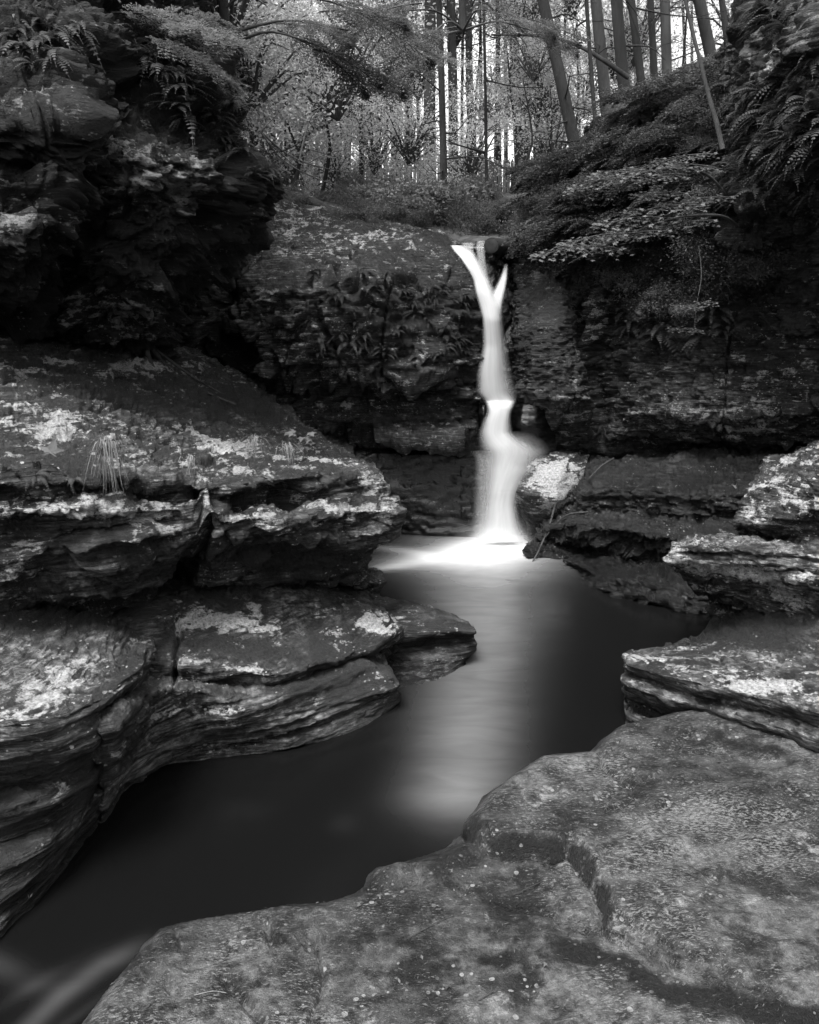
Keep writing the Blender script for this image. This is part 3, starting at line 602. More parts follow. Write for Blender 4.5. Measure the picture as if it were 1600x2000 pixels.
loft('rock_ledge', [
    ('Y', [(1490, 895, 7.2), (1540, 888, 7.2), (1600, 864, 7.0), (1850, 810, 6.6)]),
    ('Y', [(1480, 925, 6.15), (1512, 902, 6.15), (1560, 888, 6.05), (1600, 870, 5.9), (1850, 830, 5.5)]),
    ('Y', [(1440, 985, 5.75), (1470, 960, 5.75), (1520, 945, 5.6), (1600, 920, 5.4), (1850, 900, 5.0)]),
    ('Y', [(1432, 1022, 5.75), (1500, 1020, 5.5), (1600, 1000, 5.25), (1850, 985, 4.8)]),
    ('Y', [(1438, 1044, 6.0), (1480, 1050, 5.85), (1600, 1045, 5.45), (1850, 1035, 5.05)]),
    ('Y', [(1340, 1048, 5.9), (1420, 1052, 5.75), (1600, 1055, 5.3), (1850, 1050, 4.9)]),
    ('Y', [(1312, 1062, 5.5), (1400, 1064, 5.3), (1500, 1072, 5.1), (1600, 1080, 5.0), (1850, 1080, 4.6)]),
    ('Y', [(1303, 1095, 5.5), (1400, 1105, 5.3), (1500, 1115, 5.12), (1600, 1130, 4.92), (1850, 1140, 4.55)]),
    ('Y', [(1330, 1125, 5.75), (1400, 1150, 5.7), (1500, 1150, 5.35), (1600, 1170, 5.05), (1850, 1180, 4.7)]),
    ('Y', [(1397, 1182, 6.2), (1450, 1182, 5.8), (1500, 1188, 5.45), (1600, 1212, 5.05), (1850, 1220, 4.7)]),
    ('Y', [(1368, 1240, 5.6), (1450, 1245, 5.25), (1600, 1262, 4.75), (1850, 1280, 4.3)]),
    ('Y', [(1228, 1285, 5.0), (1400, 1300, 4.7), (1600, 1320, 4.2), (1850, 1340, 3.9)]),
    ('o', 0, 0, -.9)], M_right, amp=.045, th=.12, fine=.018, lump=.02, seed=121, sm=2, wl=(1.0, .5, -.1),
    cracks=[([(1440, 1040), (1500, 1048), (1600, 1060)], 4, .05), ([(1400, 1115), (1480, 1120), (1600, 1118)], 5, .07), ([(1330, 1080), (1450, 1085), (1600, 1095)], 3, .03)],
    masks=pm(R=[(.35, 1520, 980, 90, 50), (.3, 1560, 900, 60, 24), (.6, 1390, 1115, 80, 16, 10), (.5, 1520, 1150, 70, 20, 35), (.25, 1390, 1055, 70, 14), (-.4, 1460, 1230, 150, 30)],
             G=[(.5, 1450, 1235, 160, 40), (-.5, 1400, 1110, 100, 30), (-.3, 1530, 980, 90, 50), (.2, 1500, 915, 40, 20)], B=[(.5, 1330, 1255, 80, 20)]),
    label='tall pale lichen-covered rock stack at the right edge above the pool', cat='rock ledge')
loft('rock_ledge', [
    ('Y', [(1235, 1270, 5.2), (1400, 1262, 5.1), (1600, 1275, 4.6), (1850, 1290, 4.3)]),
    ('Y', [(1214, 1276, 4.62), (1300, 1284, 4.55), (1400, 1296, 4.4), (1500, 1308, 4.2), (1600, 1322, 4.0), (1850, 1350, 3.6)]),
    ('Y', [(1222, 1300, 4.42), (1300, 1320, 4.2), (1400, 1340, 4.0), (1500, 1362, 3.8), (1600, 1385, 3.6), (1850, 1430, 3.25)]),
    ('Y', [(1228, 1312, 4.55), (1300, 1342, 4.35), (1400, 1372, 4.12), (1500, 1395, 3.9), (1600, 1418, 3.68), (1850, 1470, 3.35)]),
    ('Y', [(1211, 1328, 4.42), (1300, 1360, 4.18), (1400, 1390, 3.98), (1500, 1415, 3.76), (1600, 1440, 3.55), (1850, 1500, 3.2)]),
    ('Y', [(1222, 1366, 4.6), (1300, 1396, 4.35), (1400, 1425, 4.12), (1500, 1452, 3.9), (1600, 1485, 3.65), (1850, 1550, 3.3)]),
    ('Y', [(1216, 1385, 4.42), (1300, 1422, 4.18), (1400, 1448, 3.98), (1500, 1478, 3.72), (1600, 1515, 3.45), (1850, 1590, 3.1)]),
    ('Y', [(1234, 1428, 4.38), (1300, 1446, 4.25), (1400, 1475, 4.0), (1500, 1510, 3.7), (1600, 1560, 3.38), (1850, 1640, 3.0)]),
    ('o', 0, .1, -.5)], M_right, amp=.025, th=.11, fine=.012, lump=.03, seed=131, block=.3, joints=.2, terr=.02, wl='b', sm=5,
    cracks=[([(1228, 1380), (1300, 1400), (1380, 1425), (1420, 1432)], 5, .04)],
    masks=pm(R=[(.3, 1450, 1330, 120, 22, 12), (.3, 1280, 1290, 70, 10, 10), (.2, 1560, 1360, 70, 30), (-.5, 1350, 1400, 140, 40, 20), (.3, 1300, 1350, 50, 10), (-.3, 1520, 1480, 120, 40)],
             G=[(.3, 1400, 1440, 150, 24, 20), (-.3, 1450, 1330, 120, 26), (.3, 1280, 1310, 60, 12)]),
    label='undercut layered ledge on the right with a pale top edge, resting on the flat slab', cat='rock ledge')
# ---------------------------------------------------------------- near flat slab
EDGE = [(-350, 2700), (-60, 2260), (130, 2000), (200, 1915), (250, 1862), (280, 1822), (312, 1792), (350, 1780), (400, 1772), (480, 1762), (560, 1752), (640, 1750), (695, 1736), (712, 1722), (716, 1700), (735, 1684),
        (762, 1680), (810, 1668), (870, 1648), (900, 1625), (906, 1602), (935, 1572), (945, 1553), (1000, 1515), (1030, 1498), (1062, 1478), (1110, 1474), (1155, 1470), (1175, 1450), (1205, 1428), (1232, 1418), (1340, 1395), (1500, 1400), (2100, 1450)]
POLY = EDGE + [(2600, 1500), (2600, 3400), (-900, 3400)]
sx = np.arange(-420, 2160, 3.3); sy = np.concatenate([np.arange(1370, 2080, 2.7), np.arange(2080, 3300, 14)])
SX, SY = np.meshgrid(sx, sy)
SP0 = atz(SX, SY, .12 + 0 * SX)
SP0[..., 2] = .12 + .03 * SP0[..., 0]
jx, jy = SX + 7 * fbm(SP0, 5, 4, 201), SY + 5 * fbm(SP0, 5, 4, 205)
dd = sdf(jx, jy, POLY); dist = np.linalg.norm(SP0 - CAM, axis=-1); dm = dd * dist / F * 1.25
STEP = [(900, 1606), (922, 1650), (950, 1682), (985, 1694), (1040, 1698), (1075, 1706), (1108, 1690), (1132, 1716), (1160, 1750), (1178, 1792), (1180, 1830), (1205, 1852), (1262, 1885), (1335, 1930), (1420, 1962), (1600, 2010), (1900, 2100), (2600, 2300)]
UP = STEP + [(2600, 1300), (900, 1300)]
su = sdf(jx + 5 * fbm(SP0, 22, 3, 241), jy + 4 * fbm(SP0, 22, 3, 243), UP) * dist / F
z = (.038 * sstep(-.006, .008, su) + .034 * sstep(.022, .036, su + .012 * fbm(SP0, 6, 3, 251))) * sstep(2600, 1150, np.where(SY > 1850, SX + (SY - 1850) * 3, SX * 0))
z += -.028 * np.exp(-((su + .014) / .012) ** 2) * (SX < 1700) * sstep(1500, 1200, SX)
z += .014 * np.tanh(5 * fbm(SP0, (1.5, 4, 1), 5, 211)) + .006 * (1 - 3 * np.abs(fbm(SP0, (3, 7, 1), 4, 219))) + .05 * fbm(SP0, .9, 3, 213) + .006 * fbm(SP0, (8, 16, 1), 4, 215)
rot = np.stack([SP0[..., 0] * .88 + SP0[..., 1] * .47, -SP0[..., 0] * .47 + SP0[..., 1] * .88, 0 * SX], -1)
z += .007 * np.tanh(4 * fbm(rot, (3, 16, 1), 4, 217)) * sstep(700, 1100, SX)
LOW = [(868, 1722), (905, 1755), (960, 1775), (1040, 1790), (1078, 1800), (1090, 1818), (1150, 1832)]
z += -.03 * np.exp(-(polydist(jx, jy, LOW) / 7) ** 2) + .02 * sstep(-6, 10, sdf(jx, jy, LOW + [(1180, 1700), (950, 1650), (868, 1650)]))
rk = np.random.default_rng(77); CR = []
for _ in range(26):
    cx, cy = rk.uniform(950, 1600), rk.uniform(1500, 1980); L_ = rk.uniform(25, 110); a_ = R(rk.uniform(14, 40)); k_ = [(cx + L_ * (t - .5) * math.cos(a_) + rk.normal(0, 3), cy + L_ * (t - .5) * math.sin(a_) + rk.normal(0, 2.5)) for t in (0, .3, .6, 1)]
    CR.append((k_, rk.uniform(1.6, 2.6), rk.uniform(.006, .014)))
for pts, wd, dp in CR + [([(1172, 1480), (1174, 1512), (1190, 1535), (1215, 1545), (1238, 1562)], 4, .03), ([(1238, 1562), (1230, 1600), (1205, 1625)], 3, .012), ([(268, 1882), (290, 1905), (325, 1915), (338, 1935)], 11, .045),
                    ([(512, 1788), (525, 1812), (535, 1845), (575, 1858)], 8, .035), ([(590, 1838), (615, 1862), (640, 1830)], 8, .03), ([(345, 1800), (350, 1850)], 3, .015), ([(620, 1850), (630, 1930), (600, 2010)], 4, .02),
                    ([(800, 1700), (825, 1732), (880, 1735)], 5, .02), ([(705, 1738), (760, 1742), (830, 1738)], 5, .03), ([(1010, 1555), (1080, 1578)], 4, .02), ([(445, 1920), (470, 1950), (510, 2000)], 10, .03),
                    ([(1150, 1472), (1170, 1475), (1240, 1480), (1320, 1495)], 3, .02), ([(940, 1570), (1000, 1540), (1060, 1500)], 4, .012), ([(1020, 1730), (1080, 1745)], 3, .006), ([(1200, 1850), (1260, 1900), (1300, 1960), (1420, 1990)], 12, .014)]:
    z -= dp * np.exp(-(polydist(jx, jy, pts) / wd) ** 2)
z += .05 * blob(SX, SY, 772, 1706, 50, 24) + .03 * blob(SX, SY, 850, 1700, 60, 26) - .06 * blob(SX, SY, 1140, 1835, 40, 10)
z *= sstep(-.02, .12, dm)
z -= .02 * np.exp(-np.clip(dm, 0, 9) / .05) * (dm > 0) + np.where(dm < 0, 1.0 * np.clip(-dm / .09, 0, 3) ** .8 * .3 + .02, 0)
z = np.where(dm < -.06, np.minimum(z, -.3), z)
SPT = SP0.copy(); SPT[..., 2] += z
g = .6 * np.exp(-(polydist(jx, jy, [(780, 1850), (860, 1870), (980, 1892)]) / 18) ** 2) + .55 * np.exp(-(polydist(jx + 40 * fbm(SP0, 5, 4, 261), jy + 24 * fbm(SP0, 5, 4, 263), [(1100, 1880), (1200, 1900), (1300, 1960), (1450, 2000), (1620, 2030)]) / 28) ** 2) \
    + .6 * blob(SX, SY, 370, 1985, 150, 30, -5) + .9 * np.exp(-(polydist(jx, jy + 6, STEP[:11]) / 11) ** 2) + .5 * blob(SX, SY, 460, 1950, 60, 50) + .5 * np.exp(-(polydist(jx, jy, [(1400, 1480), (1500, 1512), (1600, 1560)]) / 14) ** 2) \
    + .4 * np.exp(-(polydist(jx, jy, [(512, 1788), (530, 1840), (600, 1855)]) / 14) ** 2) - .25 * blob(SX, SY, 960, 1760, 160, 40)
g = g * np.clip(.75 + 1.6 * fbm(SP0, (5, 9, 1), 4, 231), 0, 1.5)  # moss; along the slab step it also paints in the step's shade
lr = .32 * blob(SX, SY, 1030, 1600, 130, 60, -10) + .25 * blob(SX, SY, 1400, 1790, 300, 90) + .4 * blob(SX, SY, 1020, 1960, 150, 50) + .3 * blob(SX, SY, 1300, 1850, 100, 40) - .3 * blob(SX, SY, 1250, 1520, 200, 40) + .2 * blob(SX, SY, 800, 1790, 120, 40) - .15 * blob(SX, SY, 450, 1850, 200, 60)
keep = dm > -.14
Fc = grid_faces(*SX.shape); kf = keep.ravel()[Fc].all(1)
used = np.zeros(SX.size, bool); used[Fc[kf].ravel()] = True; idx = np.cumsum(used) - 1
V = SPT.reshape(-1, 3)[used]; cl = np.clip(np.stack([lr, g, .9 * sstep(.07, .0, dm + .03 * fbm(SP0, 8, 3, 245))], -1).reshape(-1, 3)[used], -1, 1)
tag(mesh('rock_slab', V, idx[Fc[kf]][:, ::-1], M_slab, cols=cl, origin=(1, 2, 0)), label='broad flat gray rock slab filling the bottom right foreground', cat='rock slab')
sN = normals(SPT); sN = np.where(sN[..., 2:] < 0, -sN, sN)
GRIDS['slab'] = [(SPT.reshape(-1, 3)[used], sN.reshape(-1, 3)[used], SX.ravel()[used], SY.ravel()[used])]
# ---------------------------------------------------------------- falling water
def fall_mat(name, dens, streak=.5, sx=26.):
    m, nt, bs = newmat(name); b = NB(nt)
    uv = b.n('ShaderNodeTexCoord').outputs['UV']; se = b.n('ShaderNodeSeparateXYZ'); b.l(uv, se.inputs[0])
    u = se.outputs[0]
    at = b.n('ShaderNodeAttribute', attribute_name='mask'); sep = b.n('ShaderNodeSeparateColor'); b.l(at.outputs['Color'], sep.inputs[0])
    edge = b.math('MULTIPLY', b.ss(u, 0.0, sep.outputs[1]), b.ss(u, 1.0, b.math('SUBTRACT', 1.0, sep.outputs[2])))
    n = b.noise(b.scale(uv, sx, .8, 1), 1.0, 4, .6, .25); n = b.ss(n, .25, .7)
    a = b.math('MULTIPLY', edge, b.mix(streak, 1.0, n)); a = b.math('MULTIPLY', a, sep.outputs[0], clamp=True)
    a = b.math('MULTIPLY', a, dens, clamp=True)
    bs.inputs['Base Color'].default_value = (.56, .56, .56, 1); bs.inputs['Roughness'].default_value = .7
    bs.inputs['Specular IOR Level'].default_value = .1
    tr = b.n('ShaderNodeBsdfTranslucent'); tr.inputs[0].default_value = (.56, .56, .56, 1)
    mx = b.n('ShaderNodeMixShader'); mx.inputs[0].default_value = .3; b.l(bs.outputs[0], mx.inputs[1]); b.l(tr.outputs[0], mx.inputs[2])
    tp = b.n('ShaderNodeBsdfTransparent'); m2 = b.n('ShaderNodeMixShader'); b.l(a, m2.inputs[0]); b.l(tp.outputs[0], m2.inputs[1]); b.l(mx.outputs[0], m2.inputs[2])
    b.l(m2.outputs[0], nt.nodes['Material Output'].inputs[0]); return m
def sheet(name, rows, mat, parent=None, nu=40, bulge=.06, seed=0, **tags):
    """rows: (y, left x, right x, depth, density, softness left, softness right)"""
    r = np.array(rows, float); yy = np.arange(r[0, 0], r[-1, 0] + .1, 2.0)
    k = [np.interp(yy, r[:, 0], r[:, j]) for j in range(1, 7)]
    ker = np.ones(7) / 7
    k = [np.convolve(np.pad(q, 3, 'edge'), ker, 'valid') for q in k]
    u = np.linspace(0, 1, nu); U, Y = np.meshgrid(u, yy)
    X = k[0][:, None] * (1 - U) + k[1][:, None] * U
    P = atY(X, Y, k[2][:, None] - bulge * np.sin(U * math.pi) ** .6 + 0 * X)
    c = np.stack([k[3][:, None] + 0 * U, k[4][:, None] + 0 * U, k[5][:, None] + 0 * U], -1).reshape(-1, 3)
    uv = np.stack([U, (Y - yy[0]) / 100], -1).reshape(-1, 2)
    V = P.reshape(-1, 3)
    return tag(mesh(name, V, grid_faces(*U.shape), mat, parent, cols=c, uv=uv, origin=None if parent else V[-nu // 2]), **tags)
M_fall = fall_mat('falling water', 1.0, .14, 8.); M_veil = fall_mat('thin falling water', .45, .3, 14.)
wf = empty('waterfall', (0, 0, 0), label='white silky waterfall dropping through the rock notch into the pool', cat='waterfall')
sheet('main_fall', [(479, 877, 906, 9.4, 0.9, 0.26, 0.59), (490, 884, 928, 9.2, 1, 0.20, 0.48), (505, 898, 939, 9.08, 1, 0.20, 0.48), (520, 908, 946, 8.98, 1, 0.20, 0.48), (545, 922, 958, 8.93, 1, 0.20, 0.48), (572, 927, 972, 8.88, 1, 0.20, 0.48), (597, 934, 983, 8.86, 1, 0.20, 0.43), (624, 941, 984, 8.84, 1, 0.20, 0.48),
    (676, 941, 993, 8.88, 0.95, 0.24, 0.60), (729, 929, 1004, 8.88, 0.82, 0.26, 0.60), (768, 928, 1015, 8.88, 0.75, 0.26, 0.54), (785, 945, 1012, 8.88, 1, 0.28, 0.26), (790, 947, 1007, 8.86, 1, 0.26, 0.26), (800, 953, 1003, 8.85, 1, 0.32, 0.32)], M_fall, wf, seed=1)
sheet('lower_fall', [(783, 946, 1008, 8.87, .95, .2, .2), (792, 949, 1005, 8.82, 1, .22, .2), (807, 949, 1000, 8.8, 1, .3, .25), (822, 940, 1000, 8.79, 1, .35, .3), (847, 932, 1004, 8.78, 1, .35, .35), (862, 932, 1028, 8.77, .97, .35, .5), (874, 934, 1058, 8.75, .93, .35, .6), (886, 936, 1074, 8.74, .9, .4, .65),
    (900, 938, 1066, 8.73, .92, .4, .65), (919, 944, 1048, 8.72, 1, .35, .45), (941, 944, 1030, 8.71, 1, .4, .4), (964, 942, 1018, 8.7, 1, .45, .35), (990, 938, 1014, 8.7, 1, .45, .3), (1015, 934, 1018, 8.7, 1, .45, .3), (1035, 924, 1028, 8.7, 1, .45, .35), (1050, 905, 1045, 8.68, 1, .45, .45), (1060, 890, 1060, 8.62, .8, .5, .5)], M_fall, wf, seed=2)
sheet('mist', [(985, 930, 1030, 8.66, 0, .5, .5), (1020, 905, 1045, 8.6, .35, .5, .5), (1045, 880, 1060, 8.55, .8, .5, .5), (1062, 850, 1075, 8.5, .5, .5, .5), (1075, 850, 1080, 8.45, .1, .5, .5)], M_veil, wf, 30, .05, 8)
sheet('mist', [(842, 960, 1040, 8.74, 0, .5, .5), (862, 950, 1070, 8.7, .6, .5, .5), (885, 945, 1085, 8.68, .9, .5, .5), (920, 940, 1060, 8.66, .7, .5, .5), (960, 940, 1030, 8.65, .2, .5, .5)], M_veil, wf, 30, .05, 9)
sheet('side_stream', [(515, 984, 994, 9.2, 0, .5, .5), (530, 980, 993, 9.1, .5, .5, .4), (545, 974, 992, 9.0, .8, .45, .35), (560, 966, 990, 8.95, .9, .45, .3), (578, 956, 986, 8.9, 1, .4, .3), (600, 952, 982, 8.86, .8, .4, .3), (630, 948, 980, 8.84, .1, .4, .3)], M_fall, wf, 16, .02, 3)
sheet('side_stream', [(470, 932, 950, 9.6, .8, .3, .3), (480, 926, 950, 9.45, .9, .3, .3), (510, 932, 950, 9.3, .8, .3, .3), (545, 940, 956, 9.2, .5, .3, .3), (560, 946, 960, 9.1, .1, .3, .3)], M_veil, wf, 16, .02, 4)
sheet('side_stream', [(474, 900, 932, 9.6, .9, .3, .3), (486, 900, 926, 9.5, 1, .3, .3), (500, 905, 932, 9.35, .8, .3, .3)], M_veil, wf, 16, .02, 6)
sheet('water_veil', [(880, 915, 965, 8.85, .2, .4, .3), (900, 926, 968, 8.83, .8, .4, .2), (960, 922, 972, 8.8, .9, .5, .2), (1040, 915, 972, 8.78, .9, .5, .2), (1050, 912, 972, 8.78, .6, .5, .2)], M_veil, wf, 24, .02, 5)
xx = np.linspace(.3, 1.1, 30); yy_ = np.linspace(9.75, 13.5, 50); QX, QY = np.meshgrid(xx, yy_); QX = QX + .3 * np.sin(QY * .9)
tag(mesh('upper_stream', np.stack([QX, QY, np.interp(QY, [9.75, 10.1, 13.5], [3.2, 3.26, 3.4])], -1).reshape(-1, 3), grid_faces(*QX.shape), M_water, cols=np.full((QX.size, 3), (.4, 0, 0))), kind='structure')
# ---------------------------------------------------------------- tubes, leaves and plants
def tube(pts, rad, ns=8, rng=None, wob=0.0):
    p = np.asarray(pts, float); n = len(p); rad = np.broadcast_to(np.asarray(rad, float), (n,))
    T = np.gradient(p, axis=0); T /= np.linalg.norm(T, axis=1, keepdims=True) + 1e-9
    a = np.where(np.abs(T[:, 2:3]) > .9, [[1., 0, 0]], [[0, 0, 1.]]); B = np.cross(T, a); B /= np.linalg.norm(B, axis=1, keepdims=True) + 1e-9; C = np.cross(T, B)
    th = np.linspace(0, 2 * math.pi, ns, endpoint=False)
    rr = rad[:, None] * (1 + (wob * rng.standard_normal((n, ns)) if rng is not None else 0))
    V = p[:, None] + rr[..., None] * (np.cos(th)[None, :, None] * B[:, None] + np.sin(th)[None, :, None] * C[:, None])
    i = np.arange(n * ns).reshape(n, ns); j = np.roll(i, -1, 1)
    Fq = np.stack([i[:-1], j[:-1], j[1:], i[1:]], -1).reshape(-1, 4)
    V = np.concatenate([V.reshape(-1, 3), p[-1:] + T[-1:] * rad[-1]]); k = n * ns
    tip = np.stack([i[-1], j[-1], np.full(ns, k), np.full(ns, k)], -1)
    return V, Fq, tip[:, :3]
class MB:
    def __init__(s): s.V = []; s.Q = []; s.T = []; s.n = 0
    def add(s, V, Q=None, T=None):
        s.V.append(V)
        if Q is not None and len(Q): s.Q.append(Q + s.n)
        if T is not None and len(T): s.T.append(T + s.n)
        s.n += len(V)
    def tube(s, *a, **k): s.add(*tube(*a, **k))
    def build(s, name, mat, parent=None, smooth=True, origin=None):
        Fs = []
        if s.Q: Fs.append(np.concatenate(s.Q))
        if s.T: Fs.append(np.concatenate(s.T))
        return mesh(name, np.concatenate(s.V), Fs, mat, parent, smooth, origin=origin)
def curve(ctrl, n):
    c = np.asarray(ctrl, float); t = np.linspace(0, len(c) - 1, n); i = np.clip(t.astype(int), 0, len(c) - 2); f = (t - i)[:, None]
    p0 = c[np.maximum(i - 1, 0)]; p1 = c[i]; p2 = c[i + 1]; p3 = c[np.minimum(i + 2, len(c) - 1)]
    return .5 * (2 * p1 + (p2 - p0) * f + (2 * p0 - 5 * p1 + 4 * p2 - p3) * f ** 2 + (3 * p1 - p0 - 3 * p2 + p3) * f ** 3)
def unit(v): return v / (np.linalg.norm(v, axis=-1, keepdims=True) + 1e-9)
def leaves(P, L, W, rng, up=.6, D=None):
    """rhombic leaves folded along the midrib"""
    n = len(P); L = np.broadcast_to(L, (n,))[:, None]; W = np.broadcast_to(W, (n,))[:, None]
    d = rng.standard_normal((n, 3)) if D is None else D + .35 * rng.standard_normal((n, 3)); d[:, 2] *= (1 - up * .6); d = unit(d)
    N = unit(np.array([[0, 0, up * 2]]) + rng.standard_normal((n, 3)) * (1.2 - up * .6)); s = unit(np.cross(d, N)); N = np.cross(s, d)
    V = np.stack([P, P + d * L * .45 + s * W * .5 + N * W * .12, P + d * L - N * L * .12, P + d * L * .45 - s * W * .5 + N * W * .12], 1)
    i = np.arange(n)[:, None] * 4
    return V.reshape(-1, 3), None, np.concatenate([i + [0, 1, 2], i + [0, 2, 3]])
def frond(mb, base, d, up, L, rng, n=15, droop=.5, wid=.2):
    t = np.linspace(0, 1, n); d = unit(np.asarray(d, float)); p = base + d * (t * L)[:, None] + up * (np.sin(t * 1.7) * L * .22)[:, None]
    p = p + np.array([0, 0, -1.]) * (t ** 2 * L * droop)[:, None]
    T = unit(np.gradient(p, axis=0)); S = unit(np.cross(T, up + rng.standard_normal(3) * .15)); Nn = np.cross(S, T)
    mb.tube(p, np.linspace(.0028, .0008, n), 3)
    w = L * wid * np.sin(np.clip(t * 1.02 + .08, 0, 1) * math.pi) ** .65 * (1 - .35 * t) + .003
    hw = L / n * .40
    Vs = []
    for sg in (1, -1):
        a = p[1:]; s = S[1:] * sg; ww = w[1:, None]; T1 = T[1:]; N1 = Nn[1:]
        Vs.append(np.stack([a - T1 * hw, a + T1 * hw, a + s * ww * .6 + T1 * (hw * 1.1 + ww * .1) - N1 * ww * .05, a + s * ww + T1 * ww * .22 - N1 * ww * .18, a + s * ww * .6 - T1 * hw * .8 + T1 * ww * .1 - N1 * ww * .05], 1))
    V = np.concatenate(Vs); k = len(V); i = np.arange(k)[:, None] * 5
    mb.add(V.reshape(-1, 3), None, np.concatenate([i + [0, 1, 2], i + [0, 2, 4], i + [4, 2, 3]]))
def fern_mesh(name, mat, seed, nf=11, L=.3, hang=.5):
    rng = np.random.default_rng(seed); mb = MB()
    for i in range(nf):
        a = rng.uniform(-1.0, 1.0) * 1.5; el = rng.uniform(-.2, .75)
        d = np.array([math.sin(a) * .9, -math.cos(a) * .8, el])       # local -Y points out of the rock
        frond(mb, rng.standard_normal(3) * .015, d, unit(np.array([0, -.3, 1.])), L * rng.uniform(.6, 1.15), rng, 15, hang * rng.uniform(.6, 1.4), rng.uniform(.15, .21))
    o = mb.build(name, mat, smooth=False); COL.objects.unlink(o); return o
def copy(o, loc, rot, s, parent=None, **t):
    c = o.copy(); COL.objects.link(c); c.location = [float(q) for q in loc]; c.rotation_mode = 'QUATERNION'; c.rotation_quaternion = rot; c.scale = (s, s, s)
    if parent: c.parent = parent
    return tag(c, **t)
def pick(name, poly, n, seed, gap=9, nzmin=-2., nzmax=2):
    rng = np.random.default_rng(seed); out = []
    for P, N, x, y in GRIDS[name]:
        ok = inside(x, y, poly) & (N[:, 2] > nzmin) & (N[:, 2] < nzmax) & (np.sum(N * (CAM - P), -1) > 0)
        idx = np.nonzero(ok)[0]
        if len(idx): out += [(P[i], N[i], x[i], y[i]) for i in rng.choice(idx, min(len(idx), n * 30), replace=False)]
    rng.shuffle(out); res = []
    for q in out:
        if all((q[2] - r[2]) ** 2 + (q[3] - r[3]) ** 2 > gap * gap for r in res): res.append(q)
        if len(res) >= n: break
    return res
def outq(N, rng, spin=.4):
    v = Vector((N[0], min(N[1], -.05) if abs(N[1]) < .3 else N[1], 0)); v = v if v.length > .05 else Vector((0, -1, 0))
    q = Vector((0, -1, 0)).rotation_difference(v.normalized()) if v.normalized().dot(Vector((0, 1, 0))) < .99 else Quaternion((0, 0, 1), math.pi)
    return q @ Quaternion((0, 0, 1), rng.uniform(-spin, spin)) @ Quaternion((1, 0, 0), rng.uniform(-.25, .25))
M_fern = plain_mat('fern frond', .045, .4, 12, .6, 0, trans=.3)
M_ferndk = plain_mat('shaded fern frond', .02, .4, 12, .6, 0, trans=.25)  # darker copy of the fern frond, with the cliff shade put into its colour
M_leaf = plain_mat('broad leaf', .42, .45, 5, .55, 0, trans=.5)
M_hem = plain_mat('hemlock needle', .13, .4, 5, .5, 0, trans=.5)
M_mid = plain_mat('undergrowth leaf', .10, .5, 5, .5, 0, trans=.35)
M_leafdk = plain_mat('dark evergreen leaf', .045, .5, 5, .5, 0, trans=.35)
M_pale = plain_mat('pale young maple leaf', .09, .35, 6, .55, 0, trans=.4)
M_grass = plain_mat('dry grass blade', .17, .4, 20, .6, 0, trans=.2)
M_barkl = plain_mat('light gray bark', .042, .45, 3, .9, .8, .25, 14, bdist=.03)
M_barkd = plain_mat('dark bark', .016, .5, 3, .9, .9, .25, 14, bdist=.03)
M_twig = plain_mat('gray twig', .04, .4, 8, .85, .3)
FERN = [fern_mesh('fern', M_fern, 300 + i, 9 + i % 3 * 2, .30, .45 + .15 * i) for i in range(5)]
def where(label, poly, x, y):
    xs = [q[0] for q in poly]; ys = [q[1] for q in poly]; u = (x - min(xs)) / (max(xs) - min(xs) + 1); v = (y - min(ys)) / (max(ys) - min(ys) + 1)
    return f"{label}, {['upper', 'middle', 'lower'][min(2, int(v * 3))]} {['left', 'center', 'right'][min(2, max(0, int(u * 3)))]} part"
def ferns(grid, poly, n, seed, label, group, gap=14, size=(.7, 1.3), mat=None, **k):
    rng = np.random.default_rng(seed)
    for P, N, x, y in pick(grid, poly, n, seed, gap, **k):
        o = copy(FERN[rng.integers(5)], P - N * .01, outq(N, rng), rng.uniform(*size), label=where(label, poly, x, y) if n > 20 else label, cat='fern', group=group)
        if mat: o.material_slots[0].link = 'OBJECT'; o.material_slots[0].material = mat
ferns('cliff', [(190, 60), (400, 60), (470, 200), (540, 330), (530, 380), (440, 300), (360, 270), (330, 180), (220, 90)], 120, 1, 'drooping fern in the bank on the left cliff edge', 'ferns on the edge of the left cliff', 9, (.45, .8))
ferns('cliff', [(0, 5), (150, 5), (160, 130), (60, 140), (0, 100)], 22, 2, 'small fern hanging from the left cliff in the top left corner', 'ferns in the top left corner', 11, (.4, .75))
ferns('cliff', [(1420, 170), (1600, 120), (1700, 400), (1560, 470), (1430, 400), (1410, 280)], 80, 3, 'large drooping fern in the bank at the right edge', 'large ferns on the right cliff', 14, (.5, .95))
ferns('cliff', [(1450, 0), (1620, 0), (1600, 60), (1470, 70)], 12, 8, 'fern hanging from the dark overhang in the top right corner', 'ferns in the top right corner', 12, (.5, .9))
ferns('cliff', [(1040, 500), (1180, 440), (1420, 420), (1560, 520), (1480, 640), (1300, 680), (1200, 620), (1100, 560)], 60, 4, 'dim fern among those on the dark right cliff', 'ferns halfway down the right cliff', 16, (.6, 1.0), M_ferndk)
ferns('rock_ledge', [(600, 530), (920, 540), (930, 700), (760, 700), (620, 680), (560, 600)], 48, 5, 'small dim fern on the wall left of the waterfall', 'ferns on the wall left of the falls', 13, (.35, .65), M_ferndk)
ferns('rock_ledge', [(610, 655), (730, 655), (720, 700), (630, 705)], 8, 6, 'fern in the brighter clump low on the wall left of the falls', 'bright ferns low on the wall', 12, (.5, .7))
ferns('rock_ledge', [(20, 925), (150, 925), (150, 955), (20, 955)], 7, 7, 'little fern hanging out of the crevice in the left ledge under the pale maple leaf', 'little ferns in the left ledge crevice', 16, (.22, .34))
